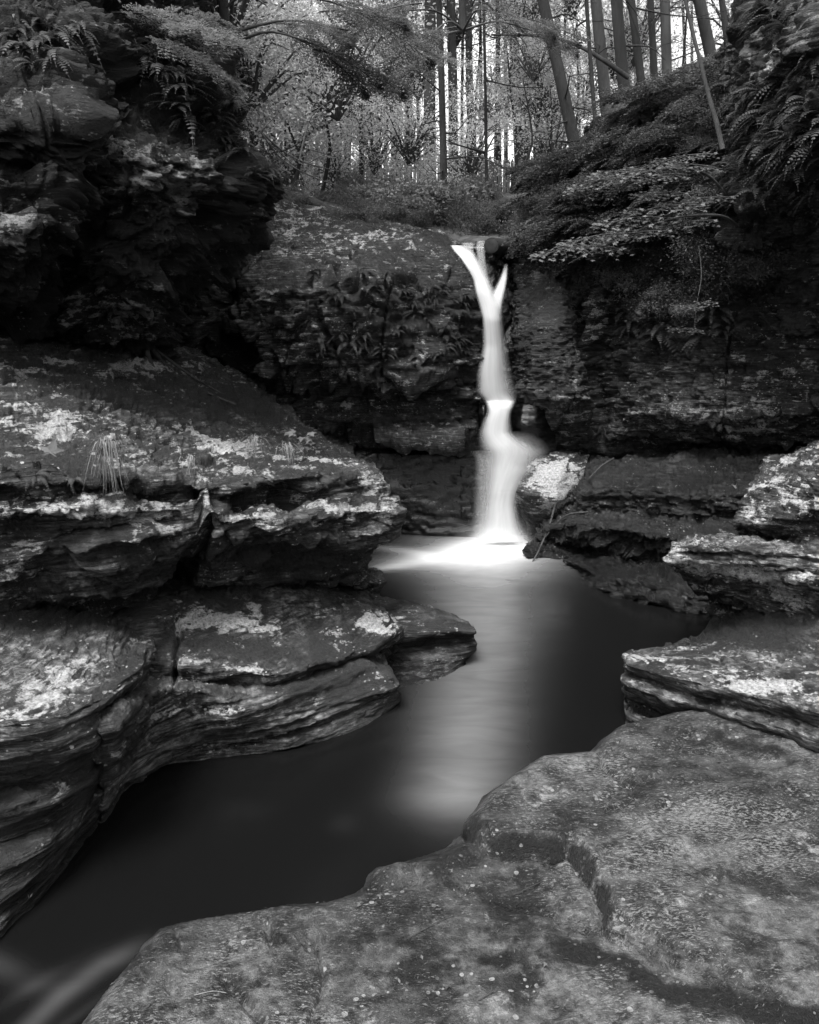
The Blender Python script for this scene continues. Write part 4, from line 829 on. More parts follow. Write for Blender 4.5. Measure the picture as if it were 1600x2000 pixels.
# ---------------------------------------------------------------- woods behind the falls
rngT = np.random.default_rng(5)
def gz(x, y): return float(ground_h(np.array([x]), np.array([y]))[0])
def crown_mesh(name, mat, seed, n, r, h, leaf, clumps, spread=.42):
    """leaves in many small clumps with gaps between them, plus the twigs that carry them"""
    rng = np.random.default_rng(seed); c = unit(rng.standard_normal((clumps, 3))) * (rng.random((clumps, 1)) ** .45) * [r, r, h]
    k = rng.integers(0, clumps, n); s = rng.uniform(.5, 1.3, clumps)
    P = c[k] + rng.standard_normal((n, 3)) * (spread * s[k])[:, None] * [1, 1, .45]
    mb = MB(); mb.add(*leaves(P, leaf * rng.uniform(.6, 1.3, n), leaf * .55 * rng.uniform(.7, 1.2, n), rng, .5))
    o = mb.build(name, mat, smooth=False); COL.objects.unlink(o)
    tb = MB()
    for q in c[:: max(1, clumps // 26)]:
        m = q * .5 + [0, 0, -h * .15] + rng.standard_normal(3) * .08 * r
        tb.tube(curve([[0, 0, -h * .8], m, q], 7), np.linspace(.022, .004, 7) * r, 4)
    t = tb.build('limb', M_twig); COL.objects.unlink(t)
    return o, t
def spray_mesh(name, mat, seed, L=1.3, width=.55, dens=1.0):
    """a drooping evergreen bough: flat side twigs set with short needles"""
    rng = np.random.default_rng(seed); mb = MB(); tw = MB(); n = 22
    t = np.linspace(0, 1, n); p = np.stack([t * L, .05 * np.sin(t * 5 + seed), .10 * t - .38 * t ** 2 * L], -1)
    tw.tube(p, np.linspace(.009, .002, n) * L, 4)
    P, D = [], []
    for j in range(2, n):
        for sg in (1, -1):
            if rng.random() > .92: continue
            ln = width * L * (math.sin(min(t[j] * .9 + .12, 1) * math.pi) ** .6) * rng.uniform(.55, 1.1)
            d = unit(np.array([.65 + .3 * rng.random(), sg, -.12 + .15 * rng.standard_normal()])); m = 9
            s = np.linspace(0, 1, m)[:, None]; q = p[j] + d * s * ln + np.array([0, 0, -1]) * s ** 2 * ln * .3
            tw.tube(q, np.linspace(.0022, .0008, m) * L, 3)
            for k in range(1, m):
                for s2 in (1, -1):
                    l2 = ln * .30 * (1 - k / m * .6); d2 = unit(d + s2 * np.array([-d[1], d[0], 0]) * .9)
                    kk = int(6 * dens); ss = np.linspace(.1, 1, kk)[:, None]
                    P.append(q[k] + d2 * ss * l2 + rng.standard_normal((kk, 3)) * .004); D.append(np.repeat(d2[None], kk, 0))
    P = np.concatenate(P); D = np.concatenate(D)
    mb.add(*leaves(P, .032 * L, .017 * L, rng, .8, D))
    o = mb.build(name, mat, smooth=False); COL.objects.unlink(o)
    t_ = tw.build('twig', M_twig); COL.objects.unlink(t_)
    return o, t_
CROWN = [crown_mesh('crown', M_leaf, 500 + i, 5200, 1.7, 1.5, .085, 60) for i in range(4)]
CROWNS = [crown_mesh('crown', M_leaf, 520 + i, 3600, 1.7, 1.5, .09, 34, .36) for i in range(3)]
BUSH = [crown_mesh('foliage', M_leafdk if i % 2 else M_mid, 540 + i, 2200, .55, .4, .05, 26, .16) for i in range(4)]
SPRAY = [spray_mesh('bough', M_leafdk, 560 + i, 1.3, .5) for i in range(3)]
AIRY = [spray_mesh('bough', M_hem, 570 + i, 1.5, .5, .7) for i in range(3)]
PALES = [crown_mesh('foliage', M_pale, 580 + i, 700, .5, .10, .075, 14, .12) for i in range(3)]
def rq(rng, tilt=.15): return Quaternion((0, 0, 1), rng.uniform(0, 6.28)) @ Quaternion((1, 0, 0), rng.uniform(-tilt, tilt))
def put(pair, loc, q, s, parent, name=None):
    a, t = pair; inv = Vector(parent.location)
    for o in (a, t):
        c = copy(o, (0, 0, 0), q, s, parent); c.location = Vector([float(v) for v in loc]) - inv
        if name and o is a: c.name = name
def trunk_pts(bx, by, tx, Y, H, lean, rng, n=26):
    a = atY(bx, by, Y); b_ = atY(tx, 0, Y + lean); d = (b_ - a) / (b_[2] - a[2]); z0 = gz(a[0], a[1]) - .15
    base = a + d * (z0 - a[2]); base[2] = z0
    z = np.linspace(0, H, n); p = base + d * z[:, None]; p[:, :2] += .10 * np.stack([np.sin(z * .6 + bx), np.cos(z * .5 + bx)], -1) * (z / H)[:, None]
    return p
def tree(bx, by, tx, Y, wpx, label, mat, H=15, dead=8, crowns=0, kind='tree', low=None, lean=0, group=None, sprays=0, seed=0):
    rng = np.random.default_rng(1000 + int(bx) + seed)
    p = trunk_pts(bx, by, tx, Y, H, lean, rng); r0 = wpx / F * Y * .5 * (.98 if bx < 1110 else .86)
    root = empty(kind, p[0], label=label, cat='tree', group=group); root.location = [float(v) for v in p[0]]
    mb = MB(); k = np.linspace(0, 1, len(p)); rad = r0 * (1 - .62 * k) * (1 + .8 * np.exp(-k * 40))
    mb.tube(p, rad, 12, rng, .035); o = mb.build('trunk', mat, root, origin=p[0]); o.location = (0, 0, 0)
    if dead:
        zt = np.cumsum(np.linalg.norm(np.diff(p, axis=0, prepend=p[:1]), axis=1))
        for i in range(dead):
            tb = MB(); h = rng.uniform(.6, 7.5); q = np.array([np.interp(h, zt, p[:, j]) for j in range(3)]); a = rng.uniform(0, 6.28); L = rng.uniform(.5, 1.6)
            d = np.array([math.cos(a), math.sin(a) * .6, rng.uniform(-.25, .3)])
            c = curve([q, q + d * L * .5 + rng.standard_normal(3) * .05, q + d * L + [0, 0, rng.uniform(-.3, .2)]], 7); tb.tube(c, np.linspace(.018, .004, 7), 4)
            e = c[4]; tb.tube(curve([e, e + (d + rng.standard_normal(3) * .5) * .3, e + (d + rng.standard_normal(3) * .6) * .6], 5), np.linspace(.008, .003, 5), 3)
            o = tb.build('dead_branch', mat, root, origin=p[0]); o.location = (0, 0, 0)
    for i in range(crowns):
        h = rng.uniform(low or H * .55, (low or H * .55) + 2.5); q = [np.interp(h, p[:, 2] - p[0, 2], p[:, j]) for j in range(3)]
        put((CROWN + CROWNS)[rng.integers(7)], np.array(q) + rng.standard_normal(3) * [1.0, .8, .4], rq(rng), rng.uniform(.7, 1.15), root)
    for i in range(sprays):
        h = rng.uniform(low or 3, H * .8); q = np.array([np.interp(h, p[:, 2] - p[0, 2], p[:, j]) for j in range(3)])
        put(AIRY[rng.integers(3)], q, Quaternion((0, 0, 1), rng.uniform(0, 6.28)), rng.uniform(.8, 1.4), root)
    return root
TR = [  # base px, base py, px at the top of the picture, distance, width px, label, light bark, crowns, sprays
    (797, 330, 800, 24, 16, 'light gray trunk just left of the thickest pale trunk behind the fence', 1, 2, 0),
    (838, 340, 843, 21, 24, 'thick pale straight trunk behind the fence, left of the slim dark one', 1, 1, 2),
    (868, 405, 857, 15.5, 13, 'slim dark trunk in front of the fence rooted in the undergrowth above the falls', 0, 0, 2),
    (886, 335, 880, 22, 19, 'pale straight trunk behind the fence, right of the slim dark trunk', 1, 1, 2),
    (920, 325, 917, 23, 15, 'narrower pale trunk, second right of the slim dark trunk', 1, 1, 0),
    (950, 368, 945, 16.5, 6, 'very thin dark sapling trunk standing right of the fence gap', 0, 0, 1),
    (968, 335, 971, 21, 8, 'thin dark trunk between two pale ones above the falls', 0, 1, 1),
    (977, 335, 975, 24, 7, 'thin pale trunk behind the fence beside a dark one', 1, 1, 0),
    (1014, 300, 1004, 23, 20, 'broad pale trunk half hidden by leaves left of the leaning tree', 1, 2, 1),
    (1052, 270, 1046, 25, 16, 'pale trunk behind leaves close left of the leaning tree', 1, 2, 0),
    (1118, 262, 1058, 14.5, 27, 'stout rough trunk leaning to the left above the right bank', 0, 0, 2),
    (1167, 272, 1145, 12.5, 10, 'slender crooked trunk rooted on the crest of the right bank', 0, 0, 1),
    (1186, 215, 1163, 18, 27, 'wide pale trunk right behind the slender crooked one', 1, 1, 0),
    (1222, 190, 1207, 14, 27, 'dark thick straight trunk on the crest of the right bank', 0, 0, 1),
    (1252, 160, 1233, 15, 19, 'dark trunk tilted a little left, right of the thick dark one', 0, 0, 1),
    (1276, 140, 1270, 20, 17, 'pale trunk left of the double trunk on the right bank', 1, 1, 0),
    (1302, 140, 1300, 19, 24, 'broad pale trunk beside the bright gap on the right bank', 1, 1, 0),
    (1392, 120, 1368, 15, 26, 'curving gray trunk right of the bright gap', 0, 0, 1),
    (1420, 90, 1408, 18, 14, 'gray trunk at the right end of the wood beside the cliff', 0, 1, 0),
    (462, 150, 469, 13, 9, 'thin dark trunk at the left end of the wood above the fern bank', 0, 0, 0),
    (512, 260, 508, 16, 9, 'thin gray trunk second from the left of the wood', 0, 1, 2),
    (575, 330, 572, 24, 17, 'gray trunk in leaves above the left ledge top', 1, 2, 0),
    (603, 335, 606, 27, 14, 'blurry pale trunk among leaves left of the fence', 1, 2, 0),
    (640, 345, 636, 26, 20, 'wide pale trunk behind leaves at the left end of the fence', 1, 2, 0),
    (662, 345, 660, 26, 15, 'pale trunk behind leaves next to the wide one at the fence end', 1, 2, 0),
    (706, 350, 704, 19, 8, 'thin dark trunk before the middle of the fence', 0, 2, 1),
    (737, 330, 741, 28, 13, 'pale distant trunk above the middle of the fence', 1, 2, 0),
    (770, 330, 768, 26, 12, 'pale distant trunk left of the bright patch over the fence', 1, 1, 0),
    (1030, 330, 1036, 30, 10, 'faint far trunk deep in the wood above the falls', 1, 1, 0),
    (1092, 250, 1088, 30, 12, 'faint far trunk behind the leaning tree', 1, 1, 0)]
for i, (bx, by, tx, Y, wpx, lab, lt, cr, sprn) in enumerate(TR):
    tree(bx, by, tx, Y, wpx, lab, M_barkl if lt else M_barkd, H=15 if Y > 13 else 12, dead=7, crowns=cr, low=7.5 if Y > 18 else 6, sprays=sprn)
rt = np.random.default_rng(88)
for i, tx in enumerate([548, 590, 622, 652, 684, 722, 755, 783, 815, 902, 935, 990, 1028, 1072, 1102, 1128, 1246, 1332, 1350, 1436]):
    nb = min(TR, key=lambda t: abs(t[2] - tx)); Y = rt.uniform(24, 34); by = 335 if tx < 1080 else 335 - (tx - 1080) * .72
    tree(tx + rt.uniform(-6, 6), by, tx, Y, rt.uniform(6, 12), ' '.join(f"faint slim far trunk {'left' if tx < nb[2] else 'right'} of the {nb[5].split(' trunk')[0]} trunk {'at the left' if tx < 700 else 'at the right' if tx > 1200 else 'mid wood'}".split()[:16]), M_barkl if i % 3 == 0 else M_barkd, H=14, dead=3, crowns=0, seed=7)
# two crossing limbs of the leaning and the dark trunk
def px_curve(pts, n=16): return curve([atY(a, b_, c) for a, b_, c in pts], n)
def branch(name, pts, r0, r1, mat, n=18, **t):
    c = px_curve(pts, n); mb = MB(); mb.tube(c, np.linspace(r0, r1, n), 7, np.random.default_rng(3), .05)
    return tag(mb.build(name, mat, origin=c[0]), **t)
branch('fallen_branch', [(1228, 152, 13.6), (1190, 125, 13.6), (1150, 100, 13.7), (1110, 82, 13.8), (1060, 70, 13.9), (960, 68, 14)], .04, .015, M_barkd, label='dark bare limb arching left from the thick dark trunk across the leaning one', cat='branch')
branch('sapling', [(1412, 292, 7.1), (1400, 240, 7.15), (1385, 190, 7.2), (1368, 120, 7.25), (1350, 50, 7.3), (1335, -30, 7.35), (1320, -200, 7.4)], .022, .012, M_barkl, label='slim pale leaning sapling stem growing out of the right cliff edge', cat='sapling')
# leafy undergrowth trees of the middle distance: each its own stem and crowns
US = [(520, 120, 17, 5.2), (585, 60, 20, 6), (620, 170, 18, 4.2), (680, 110, 22, 5), (700, 210, 19, 4.4), (745, 60, 21, 5), (560, 230, 17, 3.4), (640, 260, 20, 3.2), (760, 190, 23, 4.4), (500, 30, 15, 5.5), (810, 120, 24, 6),
      (1000, 200, 20, 4), (1060, 180, 21, 4.2), (940, 60, 24, 6), (1020, 70, 22, 6), (1090, 110, 24, 5), (450, 90, 13, 4.5), (850, 60, 23, 5.5), (1130, 150, 22, 4.5), (1260, 60, 24, 6), (1340, 50, 22, 5), (600, 300, 22, 2.8), (1040, 270, 19, 2.6), (430, 30, 12, 4.6), (1230, 110, 26, 5)]
for i, (px_, py_, Y, h) in enumerate(US):
    rng = np.random.default_rng(2000 + i); c = atY(px_, py_, Y); z0 = gz(c[0], c[1])
    nt_ = min(TR, key=lambda t: abs(t[2] - px_) + abs(t[3] - Y) * 3); used_lab = globals().setdefault('USED', {}); tl = nt_[5].split(' trunk')[0]
    side = 'left of' if px_ < nt_[2] else 'right of'; hgt = 'low' if py_ > 200 else ('middling' if py_ > 100 else 'tall')
    lab = f'{hgt} leafy young tree {side} the {tl} trunk at the {"left" if nt_[2] < 650 else "right" if nt_[2] > 1100 else "middle"} of the wood'; lab = ' '.join(lab.split()[:16])
    g = empty('understory_tree', (c[0], c[1], z0), label=lab, cat='tree', group='leafy young trees in the wood')
    mb = MB(); p = curve([[c[0], c[1], z0 - .1], [c[0] + rng.uniform(-.3, .3), c[1], (z0 + c[2]) / 2], c, c + [rng.uniform(-.3, .3), 0, 1.2]], 14); mb.tube(p, np.linspace(.05, .012, 14), 6)
    o = mb.build('trunk', M_barkd, g, origin=(c[0], c[1], z0)); o.location = (0, 0, 0)
    for k in range(2):
        put((CROWN if px_ < 700 and k else CROWNS)[rng.integers(3)], c + rng.standard_normal(3) * [.9, .8, .6], rq(rng), rng.uniform(.55, .95), g)
# evergreen boughs hanging into the top of the picture from a tree rooted on the left cliff
def spray_tree(label, root_px, stem, boughs, seed, sc_=(.8, 1.4), mat=M_barkd, r=(.06, .02)):
    rng = np.random.default_rng(seed); c = px_curve(stem, 20); g = empty('hemlock_tree', c[0], label=label, cat='tree'); mb = MB(); mb.tube(c, np.linspace(r[0], r[1], 20), 8)
    o = mb.build('trunk', mat, g, origin=c[0]); o.location = (0, 0, 0)
    for (a, b_, Y, ang, s) in boughs:
        q = atY(a, b_, Y); k = np.argmin(np.linalg.norm(c - q, axis=1)); mb = MB(); mb.tube(curve([c[k], (c[k] + q) / 2 + [0, 0, .12], q], 8), np.linspace(.02, .008, 8), 5)
        o = mb.build('limb', M_twig, g, origin=c[0]); o.location = (0, 0, 0)
        for j in range(2):
            put(AIRY[rng.integers(3)], q + rng.standard_normal(3) * [.22, .3, .12], Quaternion((0, 0, 1), R(ang) + rng.uniform(-.7, .7)) @ Quaternion((0, 1, 0), rng.uniform(-.2, .25)), s * rng.uniform(.75, 1.15), g)
spray_tree('hemlock on the left cliff top with dark feathery boughs hanging across the view', 0, [(452, 190, 9.5), (440, 60, 9.5), (430, -120, 9.5), (425, -400, 9.5)],
    [(520, 10, 9.3, 10, .7), (620, 0, 9.6, 0, .8), (600, 80, 9.4, -8, .7), (680, 60, 9.6, 5, .6)], 31, r=(.07, .03))
spray_tree('hemlock leaning over the falls with dark boughs across the middle of the top edge', 0, [(905, 60, 13), (900, -100, 13), (895, -300, 13), (890, -600, 13)],
    [(800, 20, 12, 180, .7), (850, 60, 12, 170, .6), (950, 20, 12, 0, .6), (820, 120, 12, 200, .5), (1040, 60, 12, 0, .5)], 32)
spray_tree('dim blurred hemlock bough tree on top of the left cliff at the top edge', 0, [(150, -60, 6.2), (140, -200, 6.3), (130, -400, 6.4)],
    [(235, 5, 5.9, -10, .45), (300, 5, 5.9, 0, .5)], 33, r=(.05, .02))
# boughs and shrubs on the crest of the right bank
def shrubs(grid, poly, n, seed, label, group, size, kinds, gap=16, name='shrub', push=.05):
    rng = np.random.default_rng(seed)
    for P, N, x, y in pick(grid, poly, n, seed, gap):
        g = empty(name, P, label=where(label, poly, x, y) if n > 20 else label, cat='shrub', group=group)
        K = kinds[rng.integers(len(kinds))]
        for j in range(1 if kinds is not SPRAY else 3):
            s = rng.uniform(*size); ang = math.atan2(N[1], N[0]) + rng.uniform(-1, 1)
            put(K if kinds is not SPRAY else SPRAY[rng.integers(3)], P + N * push + rng.standard_normal(3) * .05, (Quaternion((0, 0, 1), ang) @ Quaternion((0, 1, 0), rng.uniform(-.1, .4))) if kinds is SPRAY else rq(rng, .3), s, g)
qx, qy = proj(V0 := np.stack([GX, GY, GZ], -1)); gN = normals(V0); gN = np.where(gN[..., 2:] < 0, -gN, gN)
GRIDS['ground'] = [(V0.reshape(-1, 3)[(V0[..., 1] > 9.5).ravel()], gN.reshape(-1, 3)[(V0[..., 1] > 9.5).ravel()], qx.ravel()[(V0[..., 1] > 9.5).ravel()], qy.ravel()[(V0[..., 1] > 9.5).ravel()])]
shrubs('cliff', [(1090, 300), (1180, 250), (1260, 190), (1400, 120), (1440, 130), (1410, 300), (1330, 420), (1180, 440), (1080, 420)], 46, 41, 'feathery evergreen shrub on the steep right bank crest', 'evergreen shrubs on the right bank', (.22, .72), SPRAY, 18)
shrubs('cliff', [(1090, 310), (1180, 260), (1260, 200), (1400, 130), (1430, 200), (1380, 330), (1180, 430)], 20, 48, 'small broad-leaved bush between the evergreen shrubs on the right bank', 'bushes on the right bank', (.2, .4), BUSH, 22)
ferns('cliff', [(1130, 330), (1250, 240), (1400, 180), (1400, 330), (1200, 420)], 18, 49, 'fern growing between the evergreen shrubs on the right bank', 'ferns between the shrubs', 18, (.6, .9))
shrubs('cliff', [(1010, 440), (1090, 330), (1180, 420), (1150, 520), (1050, 500)], 16, 42, 'leafy shrub on the right bank just above the falls', 'shrubs above the right of the falls', (.3, .55), BUSH, 20)
shrubs('cliff', [(1040, 470), (1180, 430), (1400, 400), (1480, 520), (1300, 640), (1150, 580)], 34, 43, 'dim leafy shrub on the right cliff face', 'dim shrubs on the right cliff', (.3, .5), BUSH, 22)
shrubs('ground', [(560, 345), (1100, 335), (1070, 455), (960, 455), (780, 440), (700, 415), (640, 395), (580, 370)], 100, 44, 'low leafy shrub on the slope under the fence', 'undergrowth shrubs on the slope', (.3, .75), BUSH, 12)
shrubs('rock_ledge', [(530, 378), (700, 420), (760, 455), (620, 425)], 8, 45, 'small leafy shrub on the top of the rock wall beside the roots', 'small shrubs on top of the rock wall', (.25, .4), BUSH, 16)
def pale(pts, label, group, seed, size=(.7, 1.0)):
    rng = np.random.default_rng(seed)
    for (a, b_, Y) in pts:
        q = atY(a, b_, Y); g = empty('maple_seedling', q, label=label, cat='plant', group=group)
        put(PALES[rng.integers(3)], q, rq(rng, .12), rng.uniform(*size), g)
pale([(770, 375, 14.5), (830, 372, 14.6), (870, 380, 14), (800, 395, 13.5), (745, 370, 15), (905, 368, 14.8)], 'pale leaved young maple spreading flat layers beside the slim dark trunk', 'pale maples on the slope', 51, (.8, 1.1))
pale([(745, 415, 12.3), (790, 418, 12.3)], 'small pale maple just above the long mossy rock', 'small pale maples above the mossy rock', 52, (.5, .7))
# maple sapling spreading in front of the right cliff
def maple_leaf(rng, L):
    a = np.radians([-90, -150, -118, -195, -165, -270 + 20, -270, -290, -15, 15 - 45 + 15, -62, -30])
    ang = np.radians([270, 215, 200, 160, 140, 115, 90, 65, 40, 20, -20, -35]); rad = np.array([.12, .55, .35, .85, .45, .55, 1.0, .55, .45, .85, .35, .55])
    v = np.stack([np.cos(ang) * rad, np.sin(ang) * rad, -.12 * rad ** 2], -1); v = np.vstack([[0, 0, 0], v]) * L * .6
    i = np.arange(1, 13); return v, np.stack([0 * i, i, np.roll(i, -1)], -1)
def maple_spray(seed, n=120, leaf=.058, ax=.75, ay=.35):
    rng = np.random.default_rng(seed); mb = MB(); tw = MB()
    tw.tube(curve([[0, 0, 0], [ax * .5, 0, .03], [ax, .02, -.04]], 8), np.linspace(.006, .002, 8), 4)
    for i in range(n):
        t = rng.random() ** .8; x = t * ax; y = rng.uniform(-1, 1) * ay * (1 - .5 * t); v, T = maple_leaf(rng, leaf * rng.uniform(.7, 1.2))
        q = Quaternion((0, 0, 1), rng.uniform(0, 6.28)) @ Quaternion((1, 0, 0), rng.uniform(-.35, .35)); M = np.array(q.to_matrix()); M = np.array(Quaternion((1, 0, 0), .25 * rng.standard_normal()).to_matrix()) @ M
        p = np.array([x, y, rng.normal(0, .022) - .05 * (y / ay) ** 2]); mb.add(v @ M.T + p, None, T)
        if i % 3 == 0: tw.tube([[x * .85, 0, .01], p], .0015, 3)
    o = mb.build('leaf_spray', M_pale, smooth=False); COL.objects.unlink(o); t_ = tw.build('twig', M_twig); COL.objects.unlink(t_); return o, t_
MSP = [maple_spray(600 + i) for i in range(3)]
def maple(label, stem, sprays, seed, r=.014):
    rng = np.random.default_rng(seed); c = px_curve(stem, 20); g = empty('maple_sapling', c[0], label=label, cat='sapling'); mb = MB(); mb.tube(c, np.linspace(r, r * .3, 20), 6)
    o = mb.build('stem', M_twig, g, origin=c[0]); o.location = (0, 0, 0)
    for (a, b_, Y, ang, s) in sprays:
        q = atY(a, b_, Y); put(MSP[rng.integers(3)], q, Quaternion((0, 0, 1), R(ang)) @ Quaternion((1, 0, 0), R(-12)) @ Quaternion((0, 1, 0), R(rng.uniform(-4, 10))), s, g)
maple('young maple with layers of pale leaves reaching left from the right cliff, upper tier', [(1430, 400, 7.3), (1380, 340, 7.1), (1300, 330, 7.0), (1200, 350, 7.0), (1150, 352, 7.0)],
    [(1400, 300, 7.0, 175, .7), (1345, 318, 7.0, 170, .75), (1290, 335, 6.9, 180, .8), (1235, 345, 6.9, 178, .75), (1340, 340, 6.9, 200, .7), (1410, 330, 7.0, 190, .7)], 61)
maple('young maple with layers of pale leaves reaching left from the right cliff, middle tier', [(1440, 440, 7.3), (1400, 420, 7.0), (1300, 430, 6.9), (1180, 480, 6.8), (1110, 515, 6.8)],
    [(1430, 385, 6.9, 180, .8), (1370, 400, 6.8, 185, .85), (1310, 425, 6.8, 188, .85), (1240, 455, 6.7, 190, .85), (1180, 480, 6.7, 190, .8), (1400, 430, 6.8, 175, .8), (1310, 450, 6.7, 180, .75), (1230, 490, 6.7, 185, .7), (1360, 380, 6.9, 180, .7)], 62)
maple('small drooping maple twig with a few leaves hanging before the dark right cliff', [(1365, 480, 6.9), (1370, 540, 6.8), (1360, 600, 6.7), (1355, 660, 6.7)],
    [(1400, 590, 6.7, 180, .45), (1365, 600, 6.7, 200, .35), (1370, 645, 6.7, 190, .38)], 63, .005)
# ---------------------------------------------------------------- picket fence
g0 = atY(612, 360, 21.0); g1 = atY(1105, 350, 20.0); fz = [gz(*(g0 + (g1 - g0) * t)[:2]) for t in np.linspace(0, 1, 9)]
fence = empty('picket_fence', (*g0[:2], fz[0]), label='low old wooden picket fence running along the edge of the wood above the falls', cat='fence')
M_wood = plain_mat('weathered fence wood', .13, .45, 5, .85, .5, .3, 30)
npk = 62; base0 = Vector(fence.location)
pk = MB(); h = .95; w2, d2 = .036, .012
pv = np.array([[-w2, -d2, 0], [w2, -d2, 0], [w2, d2, 0], [-w2, d2, 0], [-w2, -d2, h - .08], [w2, -d2, h - .08], [w2, d2, h - .08], [-w2, d2, h - .08], [0, -d2, h], [0, d2, h]])
pk.add(pv, np.array([[0, 1, 5, 4], [1, 2, 6, 5], [2, 3, 7, 6], [3, 0, 4, 7], [5, 6, 9, 8], [4, 8, 9, 7]]), np.array([[4, 5, 8], [6, 7, 9]]))
pko = pk.build('picket', M_wood, fence, smooth=False)
for i in range(npk):
    t = (i + .5) / npk; P = g0 + (g1 - g0) * t; zz = np.interp(t, np.linspace(0, 1, 9), fz) + .30 * math.sin(t * math.pi) ** 2 * .3 - .14
    c = pko if i == 0 else pko.copy()
    if i: COL.objects.link(c); c.parent = fence
    c.location = Vector((P[0], P[1], zz - .02)) - base0; c.rotation_euler = (rngT.uniform(-.04, .04), rngT.uniform(-.05, .05), rngT.uniform(-.1, .1)); c.scale = (1, 1, rngT.uniform(.93, 1.05))
for hh in (.25, .7):
    mb = MB(); pts = [g0 + (g1 - g0) * t for t in np.linspace(0, 1, 9)]
    pts = [np.array([p[0], p[1] + .04, z + hh - .14 + .09 * math.sin(t * math.pi) ** 2]) for p, z, t in zip(pts, fz, np.linspace(0, 1, 9))]; mb.tube(pts, .03, 4)
    o = mb.build('rail', M_wood, fence, smooth=False, origin=tuple(base0)); o.location = (0, 0, 0)
# ---------------------------------------------------------------- roots, log, bare twigs
def multi(name, lines, mat, **t):
    mb = MB(); rng = np.random.default_rng(9)
    for pts, r0, r1 in lines:
        c = px_curve(pts, 22); mb.tube(c, np.linspace(r0, r1, 22), 8, rng, .08)
    return tag(mb.build(name, mat, origin=mb.V[0][0]), **t)
M_root = plain_mat('mossy root bark', .035, .6, 8, .9, .9, 1, 20, bdist=.03)
multi('tree_root', [([(500, 378, 10.7), (545, 380, 10.6), (600, 392, 10.5), (650, 414, 10.35), (700, 436, 10.2), (725, 452, 10.05), (748, 462, 9.95)], .085, .03),
                    ([(505, 392, 10.6), (540, 396, 10.5), (580, 404, 10.4), (620, 408, 10.35)], .06, .03), ([(640, 408, 10.3), (665, 430, 10.2), (700, 444, 10.15)], .05, .02)], M_root, label='thick dark mossy tree roots snaking over the top of the rock wall', cat='root')
multi('tree_root', [([(290, 668, 7.0), (310, 700, 7.2), (345, 735, 7.2), (400, 765, 7.2), (460, 790, 7.2)], .03, .008), ([(285, 680, 6.9), (300, 720, 6.9), (330, 755, 6.8), (370, 780, 6.7)], .025, .006),
                    ([(292, 672, 7.0), (320, 695, 7.3), (380, 738, 7.4), (440, 772, 7.4)], .02, .006)], M_root, label='thin dark roots trailing down the back of the left ledge', cat='root')
multi('tree_root', [([(1110, 905, 8.7), (1085, 985, 8.4), (1075, 1020, 8.3), (1055, 1070, 8.05), (1040, 1098, 7.95)], .012, .007), ([(1150, 1000, 8.0), (1110, 1005, 8.15), (1085, 1025, 8.2), (1065, 1050, 8.15)], .010, .005),
                    ([(1200, 895, 8.6), (1175, 910, 8.6), (1150, 935, 8.5)], .012, .005)], M_root, label='wet roots hanging over the dark ledge beside the pale boulder', cat='root')
lg = MB(); a = atY(960, 480, 9.28); e = a + np.array([.5, 1.2, .1]); c = np.linspace(a, e, 10); V_, Q_, T_ = tube(c, .085, 20, np.random.default_rng(2), .03); lg.add(V_, Q_, T_)
lo = lg.build('log', M_barkd, origin=a); tag(lo, label='short dark log with a round cut end lodged at the top of the falls', cat='log')
ed = MB(); th = np.linspace(0, 2 * math.pi, 20, endpoint=False); ax_ = unit(e - a); b1 = unit(np.cross(ax_, [0, 0, 1.])); b2 = np.cross(b1, ax_)
rg = [0, .3, .6, .95]; Vv = [a - ax_ * .012] + [a - ax_ * (.012 if q < .9 else .0) + .085 * q * (math.cos(t) * b1 + math.sin(t) * b2) for q in rg[1:] for t in th]
i = np.arange(20); Tt = [np.stack([0 * i, 1 + i, 1 + (i + 1) % 20], -1)]; Qq = [np.stack([1 + k * 20 + i, 1 + (k + 1) * 20 + i, 1 + (k + 1) * 20 + (i + 1) % 20, 1 + k * 20 + (i + 1) % 20], -1) for k in (0, 1)]
ed.add(np.array(Vv), np.concatenate(Qq), np.concatenate(Tt)); o = ed.build('cut_end', M_barkd, lo, origin=a); o.location = (0, 0, 0)
multi('stick', [([(1000, 478, 9.6), (1040, 452, 9.6), (1100, 420, 9.5)], .012, .006)], M_twig, label='thin pale stick leaning on the right bank above the log', cat='stick')
multi('dead_shrub', [([(510, 258, 8.6), (560, 300, 8.8), (620, 325, 9.0), (700, 340, 9.3)], .010, .003), ([(510, 258, 8.6), (550, 310, 8.7), (610, 345, 8.8), (670, 365, 9)], .009, .003), ([(505, 262, 8.6), (540, 225, 8.7), (560, 205, 8.8)], .007, .002),
                    ([(585, 312, 8.9), (600, 250, 9), (620, 215, 9), (680, 175, 9.1)], .010, .003), ([(520, 275, 8.6), (580, 330, 8.8), (600, 370, 8.9)], .006, .002), ([(600, 320, 9), (640, 300, 9), (690, 290, 9)], .005, .002), ([(480, 230, 8.6), (450, 170, 8.6), (470, 110, 8.7)], .007, .003)], M_twig,
      label='bare arching shrub stems reaching right from the fern bank', cat='shrub')
multi('dead_shrub', [([(868, 375, 14.2), (850, 350, 14.2), (815, 315, 14.2)], .012, .004), ([(868, 380, 14.2), (885, 350, 14.2), (920, 340, 14.2), (935, 352, 14.2)], .010, .004), ([(860, 380, 14.2), (830, 345, 14.3), (790, 300, 14.4)], .008, .003), ([(870, 370, 14.2), (910, 395, 14.1), (930, 410, 14)], .008, .003)], M_twig,
      label='bare crooked twigs around the foot of the slim dark trunk', cat='shrub')
